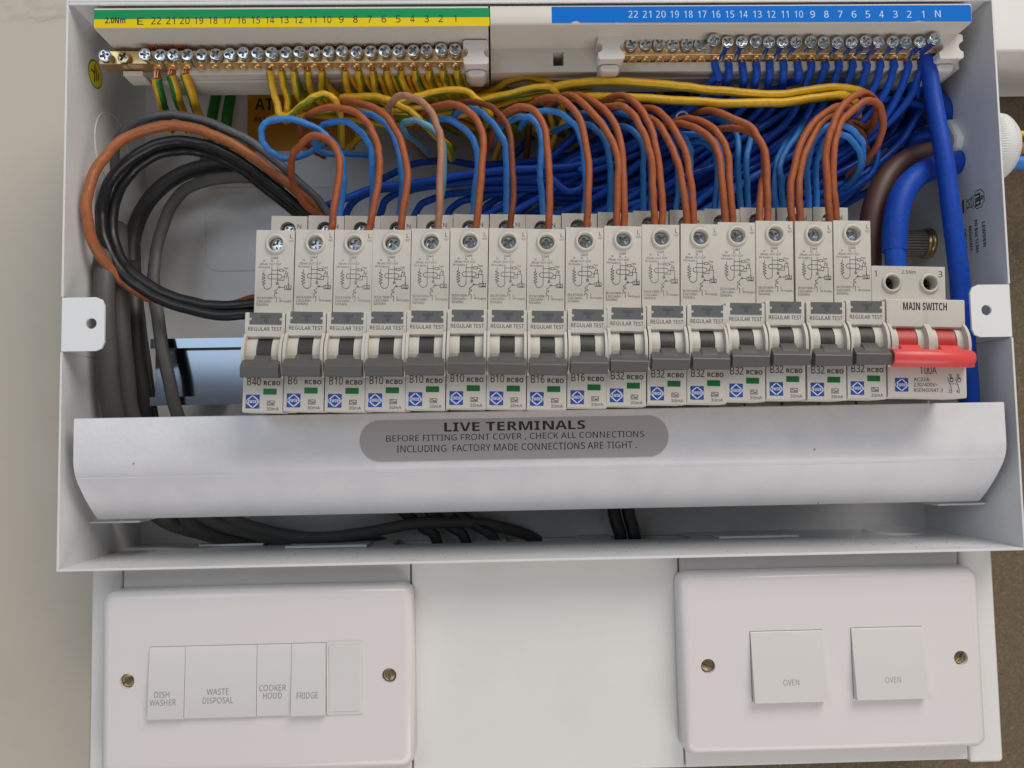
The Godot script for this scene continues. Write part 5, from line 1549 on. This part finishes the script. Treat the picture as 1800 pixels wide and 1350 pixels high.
# a moulded plate: flat face, rounded edges, rectangular openings and screw holes left open
func plate(root: Node3D, lo: Vector2, hi: Vector2, z: float, wins: Array, holes: Array) -> void:
	var b := Maker.new()
	var e := 4.6
	var prof := PackedVector2Array([Vector2(0, -10.8), Vector2(0.05, -4.0), Vector2(0.4, -2.5), Vector2(1.0, -1.5), Vector2(1.9, -0.75), Vector2(3.0, -0.25), Vector2(e, 0)])
	var prev := PackedVector2Array()
	var pn: Array = []
	for i in prof.size():
		var q := prof[i]
		var ring := round_rect(lo + Vector2(q.x, q.x), hi - Vector2(q.x, q.x), maxf(5.2 - q.x * 0.55, 0.8), 7)
		var d0 := (prof[i] - prof[maxi(i - 1, 0)]).normalized()
		var d1 := (prof[mini(i + 1, prof.size() - 1)] - prof[i]).normalized()
		var d := (d0 + d1).normalized() if i > 0 and i < prof.size() - 1 else d1 if i == 0 else Vector2(1, 0)
		var nn: Array = []
		for k in ring.size():
			var c := Vector2(clampf(ring[k].x, lo.x + 10.0, hi.x - 10.0), clampf(ring[k].y, lo.y + 10.0, hi.y - 10.0))
			var out := (ring[k] - c).normalized()
			nn.append((Vector3(out.x, out.y, 0) * d.y + Vector3.BACK * d.x).normalized())
		if i > 0:
			for k in ring.size():
				var j := (k + 1) % ring.size()
				b.quad4(Vector3(prev[k].x, prev[k].y, z + prof[i - 1].y), Vector3(ring[k].x, ring[k].y, z + q.y), Vector3(ring[j].x, ring[j].y, z + q.y), Vector3(prev[j].x, prev[j].y, z + prof[i - 1].y), pn[k], nn[k], nn[j], pn[j])
		prev = ring
		pn = nn
	# face cells between the inner outline, the holes and the windows
	var ilo := lo + Vector2(e, e)
	var ihi := hi - Vector2(e, e)
	var r := 1.0
	var xs: Array = [ilo.x + r, ihi.x - r]
	for wd in wins:
		xs.append(wd[0].x); xs.append(wd[1].x)
	for h in holes:
		xs.append(h.x - 4.0); xs.append(h.x + 4.0)
	xs.sort()
	var ys: Array = [ilo.y + r, ihi.y - r]
	for wd in wins:
		ys.append(wd[0].y); ys.append(wd[1].y)
	for h in holes:
		ys.append(h.y - 4.0); ys.append(h.y + 4.0)
	ys.sort()
	for i in xs.size() - 1:
		for j in ys.size() - 1:
			var a := Vector2(xs[i], ys[j])
			var c := Vector2(xs[i + 1], ys[j + 1])
			if c.x - a.x < 0.01 or c.y - a.y < 0.01:
				continue
			var m := (a + c) / 2
			var skip := false
			for wd in wins:
				if m.x > wd[0].x and m.x < wd[1].x and m.y > wd[0].y and m.y < wd[1].y:
					skip = true
			for h in holes:
				if absf(m.x - h.x) < 4.0 and absf(m.y - h.y) < 4.0:
					skip = true
			if not skip:
				sheet(b, a, c, z)
	for h in holes:
		b.holed(h - Vector2(4, 4), h + Vector2(4, 4), z, h, 3.45, 3.6)
	var flange := prev
	var fm := flange.size()
	# border strip from the rounded outline to the cell grid
	var glo := Vector2(ilo.x + r, ilo.y + r)
	var ghi := Vector2(ihi.x - r, ihi.y - r)
	for k in fm:
		var j := (k + 1) % fm
		var c0 := flange[k].clamp(glo, ghi)
		var c1 := flange[j].clamp(glo, ghi)
		b.quad(Vector3(flange[k].x, flange[k].y, z), Vector3(flange[j].x, flange[j].y, z), Vector3(c1.x, c1.y, z), Vector3(c0.x, c0.y, z), Vector3.BACK)
	for wd in wins:
		var q := [wd[0], Vector2(wd[1].x, wd[0].y), wd[1], Vector2(wd[0].x, wd[1].y)]
		var mid: Vector2 = (wd[0] + wd[1]) / 2
		for k in 4:
			var p0: Vector2 = q[k]
			var p1: Vector2 = q[(k + 1) % 4]
			var nn2 := mid - (p0 + p1) / 2
			nn2 = Vector2(signf(nn2.x), 0) if absf(p0.x - p1.x) < 0.01 else Vector2(0, signf(nn2.y))
			b.quad(Vector3(p0.x, p0.y, z), Vector3(p1.x, p1.y, z), Vector3(p1.x, p1.y, z - 5), Vector3(p0.x, p0.y, z - 5), Vector3(nn2.x, nn2.y, 0))
		sheet(b, wd[0], wd[1], z - 5)
	obj("plate", b, M["plate plastic"], root)
	for h in holes:
		b = Maker.new()
		b.lathe(PackedVector2Array([Vector2(0, 3.4), Vector2(0, 0)]), Vector3(h.x, h.y, z - 3.5), Vector3.BACK, 20)
		screw_head(b, Vector3(h.x, h.y, z - 1.5), 3.0, 1.8, "plain", 0.8, 0.55 if h.x < 100 else 1.5 if h.x < 200 else -0.4 if h.x < 350 else 0.9)
		obj("fixing_screw", b, M["screw brass"], root)


# a rocker leaning out at its foot or its head by tilt
func rocker(root: Node3D, lo: Vector2, hi: Vector2, z: float, tilt: float) -> MeshInstance3D:
	var b := Maker.new()
	var r := 0.5
	var zb := z + 0.5 + maxf(tilt, 0.0)
	var zt := z + 0.5 + maxf(-tilt, 0.0)
	var prof := PackedVector2Array([Vector2(lo.y, z - 4), Vector2(lo.y, zb - r), Vector2(lo.y + r * 0.3, zb - r * 0.3), Vector2(lo.y + r, zb), Vector2(hi.y - r, zt), Vector2(hi.y - r * 0.3, zt - r * 0.3), Vector2(hi.y, zt - r), Vector2(hi.y, z - 4)])
	b.sweep(prof, 0, lo.x, hi.x, 0.7)
	return obj("rocker", b, M["rocker plastic"], root)


func switch_plates() -> void:
	var z := 77.0
	var o := thing("switch_plate", "white switch plate with a row of kitchen appliance rockers, under the box at left", "switch plate", Vector3(89.7, -97, 66))
	var lo := Vector2(15.2, -98.0)
	var hi := Vector2(162.6, -12.6)
	plate(o, lo, hi, z, [[Vector2(38.4, -71.9), Vector2(138.3, -38.5)]], [Vector2(28.0, -54.2), Vector2(151.2, -54.7)])
	var cells := [[38.6, 55.3, 2.0], [55.5, 88.9, 1.4], [89.1, 105.2, 0.9], [105.4, 121.4, 2.3], [121.55, 138.2, 0.0]]
	for i in cells.size():
		var c: Array = cells[i]
		if i == 4:   # blank insert: a plain frame with a slightly sunk middle
			var b := Maker.new()
			b.box(Vector3(c[0], -72.15, z - 4), Vector3(c[1] + 0.4, -38.25, z + 0.6), 0.3)
			b.box(Vector3(c[0] + 1.2, -70.6, z - 2), Vector3(c[1] - 1.0, -39.8, z + 1.0), 0.35)
			obj("blank_insert", b, M["rocker plastic"], o)
			continue
		var rk := rocker(o, Vector2(c[0], -71.7), Vector2(c[1], -38.7), z, c[2])
		var words: Array = [[["DISH", 3.0, 7.0, -61.6], ["WASHER", 0.9, 12.2, -65.2]], [["WASTE", 10.3, 10.2, -61.0], ["DISPOSAL", 8.5, 14.2, -65.0]], [["COOKER", 1.1, 12.6, -60.0], ["HOOD", 3.0, 8.8, -63.6]], [["FRIDGE", 2.6, 10.0, -63.6]]][i]
		var b := Maker.new()
		var slope: float = c[2] / 32.0
		for q in words:
			var y: float = q[3]
			var zz: float = z + 0.5 + c[2] * (-38.7 - y) / 33.0 + 0.12
			txt(b, q[0], Vector3(c[0] + q[1], y, zz), q[2], 2.7, Vector3.RIGHT, Vector3(0, 1, -slope).normalized())
		obj("rocker_print", b, M["print engraved"], rk)
	o = thing("switch_plate", "white switch plate with two square oven rockers, under the box at right", "switch plate", Vector3(364.7, -95, 66))
	lo = Vector2(291.0, -96.4)
	hi = Vector2(438.4, -10.4)
	var w1 := [Vector2(324.4, -71.4), Vector2(359.6, -38.2)]
	var w2 := [Vector2(373.5, -71.2), Vector2(408.3, -37.7)]
	plate(o, lo, hi, z, [w1, w2], [Vector2(303.8, -54.2), Vector2(427.0, -53.4)])
	for wd in [w1, w2]:
		var rk := rocker(o, wd[0] + Vector2(0.25, 0.25), wd[1] - Vector2(0.25, 0.25), z, 3.6)
		var b := Maker.new()
		txt(b, "OVEN", Vector3(wd[0].x + 14.4, -63.2, z + 0.5 + 3.6 * 0.745 + 0.12), 7.6, 2.6, Vector3.RIGHT, Vector3(0, 1, -0.11).normalized())
		obj("rocker_print", b, M["print engraved"], rk)


func dirt() -> void:
	# specks of drilling dust on the cover and along the floor of the box
	var b := Maker.new()
	for k in 150:
		var p := Vector3(rng.randf_range(8, 447), 0.0, rng.randf_range(38, 84))
		if k % 3 == 0:
			p.x = rng.randf_range(390, 450)
		var r := rng.randf_range(0.08, 0.32)
		b.lathe(PackedVector2Array([Vector2(0, r), Vector2(r * 0.6, r * 0.6), Vector2(r * 0.8, 0)]), p, Vector3.UP, 6)
	for q in [[235, 815], [1432, 790], [182, 888], [640, 863], [1438, 884], [880, 905], [1760, 827]]:
		var p := P(q[0], q[1], 85.9 if q[1] < 830 else 73.5 if q[1] < 870 else 67.0)
		b.lathe(PackedVector2Array([Vector2(0, 0.36), Vector2(0.3, 0.28), Vector2(0.4, 0)]), p, Vector3(0, -0.3, 1), 6)
	tag(obj("drilling_dust", b, M["dust"]), "dark specks of drilling dust on the box floor and the curved cover", "dust", "", "stuff")
